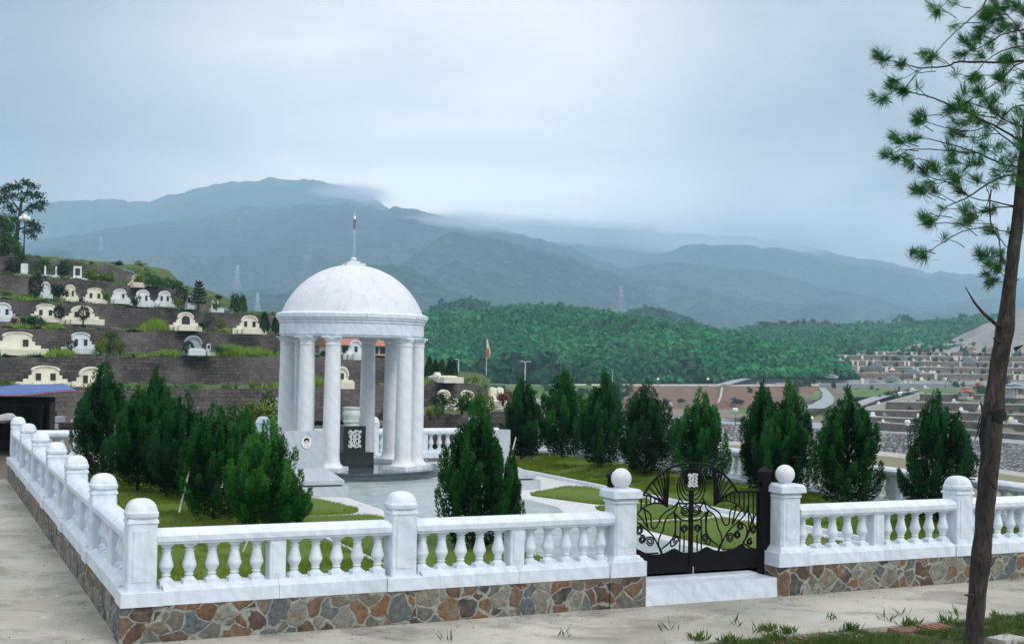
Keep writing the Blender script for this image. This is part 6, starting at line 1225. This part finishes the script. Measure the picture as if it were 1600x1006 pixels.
tc = N('ShaderNodeTexCoord'); sp = N('ShaderNodeSeparateXYZ'); Lk(tc.outputs['Generated'], sp.inputs[0])
def mth(op, a, b=None, c=None):
    o = N('ShaderNodeMath'); o.operation = op
    for i, v in enumerate((a, b, c)):
        if v is None: continue
        if isinstance(v, (int, float)): o.inputs[i].default_value = v
        else: Lk(v, o.inputs[i])
    return o.outputs[0]
# cloud layer: direction projected on a flat ceiling
zc = mth('MAXIMUM', mth('ADD', sp.outputs[2], .22), .05); cx = mth('DIVIDE', sp.outputs[0], zc); cy = mth('DIVIDE', sp.outputs[1], zc); cv = N('ShaderNodeCombineXYZ'); Lk(cx, cv.inputs[0]); Lk(cy, cv.inputs[1])
nz = N('ShaderNodeTexNoise'); nz.inputs['Scale'].default_value = 1.3; nz.inputs['Detail'].default_value = 7; nz.inputs['Roughness'].default_value = .52; nz.inputs['Distortion'].default_value = .5; Lk(cv.outputs[0], nz.inputs['Vector'])
cr = N('ShaderNodeValToRGB'); Lk(nz.outputs['Fac'], cr.inputs[0]); e = cr.color_ramp.elements; e[0].position = .38; e[0].color = (4.7, 4.5, 4.6, 1); e[1].position = .60; e[1].color = (8.0, 7.25, 7.0, 1)
# brighter patch where the cloud is thin
bd = ray(610, 190); bd = bd/np.linalg.norm(bd); dp = N('ShaderNodeVectorMath'); dp.operation = 'DOT_PRODUCT'; Lk(tc.outputs['Generated'], dp.inputs[0]); dp.inputs[1].default_value = tuple(bd)
mr = N('ShaderNodeMapRange'); mr.interpolation_type = 'SMOOTHSTEP'; mr.inputs['From Min'].default_value = .955; mr.inputs['From Max'].default_value = 1.; mr.inputs['To Max'].default_value = 1.; Lk(dp.outputs['Value'], mr.inputs[0])
mx = N('ShaderNodeMix'); mx.data_type = 'RGBA'; mx.blend_type = 'ADD'; Lk(mth('MULTIPLY', mr.outputs[0], .95), mx.inputs[0]); Lk(cr.outputs[0], mx.inputs[6]); mx.inputs[7].default_value = (7, 6.3, 5.7, 1)
mz = N('ShaderNodeValToRGB'); Lk(sp.outputs[2], mz.inputs[0]); el = mz.color_ramp.elements
while len(el) < 4: el.new(.5)
for e_, (p_, v_) in zip(el, ((.05, LOWSKY), (.16, 1.04), (.28, .90), (.55, ZENITH))): e_.position = p_; e_.color = (v_/4*(.96 if p_ > .5 else 1), v_/4, v_/4*(1.05 if p_ > .5 else 1), 1)
mz2 = N('ShaderNodeVectorMath'); mz2.operation = 'SCALE'; Lk(mz.outputs[0], mz2.inputs[0]); mz2.inputs['Scale'].default_value = 4.
vm = N('ShaderNodeVectorMath'); vm.operation = 'MULTIPLY'; Lk(mx.outputs[2], vm.inputs[0]); Lk(mz2.outputs[0], vm.inputs[1])
db = ray(-150, 0); db = db/np.linalg.norm(db); dq = N('ShaderNodeVectorMath'); dq.operation = 'DOT_PRODUCT'; Lk(tc.outputs['Generated'], dq.inputs[0]); dq.inputs[1].default_value = tuple(db)     # thicker cloud to the left
mq = N('ShaderNodeMapRange'); mq.interpolation_type = 'SMOOTHSTEP'; mq.inputs['From Min'].default_value = .955; mq.inputs['From Max'].default_value = 1.; mq.inputs['To Min'].default_value = 1.; mq.inputs['To Max'].default_value = .60; Lk(dq.outputs['Value'], mq.inputs[0])
vq = N('ShaderNodeVectorMath'); vq.operation = 'SCALE'; Lk(vm.outputs[0], vq.inputs[0]); Lk(mq.outputs[0], vq.inputs['Scale']); vm = vq
m2 = N('ShaderNodeMix'); m2.data_type = 'RGBA'; m2.inputs[0].default_value = .9; Lk(sky.outputs[0], m2.inputs[6]); Lk(vm.outputs[0], m2.inputs[7]); Lk(m2.outputs[2], bg.inputs['Color'])
sun = bpy.data.lights.new('sun', 'SUN'); sun.energy = SUN_E; sun.angle = R(18); sun.color = (1, .96, .90); so = bpy.data.objects.new('sun', sun); COL.objects.link(so)
sd = Vector((math.sin(SUN_AZ)*math.cos(SUN_EL), math.cos(SUN_AZ)*math.cos(SUN_EL), math.sin(SUN_EL))); so.rotation_euler = sd.to_track_quat('Z', 'Y').to_euler()
vs = scene.view_settings; scene.display_settings.display_device = 'sRGB'; vs.view_transform = 'Standard'; vs.look = 'None'; vs.gamma = 1; vs.use_curve_mapping = False; vs.exposure = EXPO
scene.render.engine = 'CYCLES'; cy_ = scene.cycles; cy_.max_bounces = 10; cy_.diffuse_bounces = 3; cy_.glossy_bounces = 3; cy_.transmission_bounces = 2; cy_.transparent_max_bounces = 6; cy_.volume_bounces = VB; cy_.use_denoising = True; cy_.use_adaptive_sampling = True; cy_.adaptive_threshold = .02
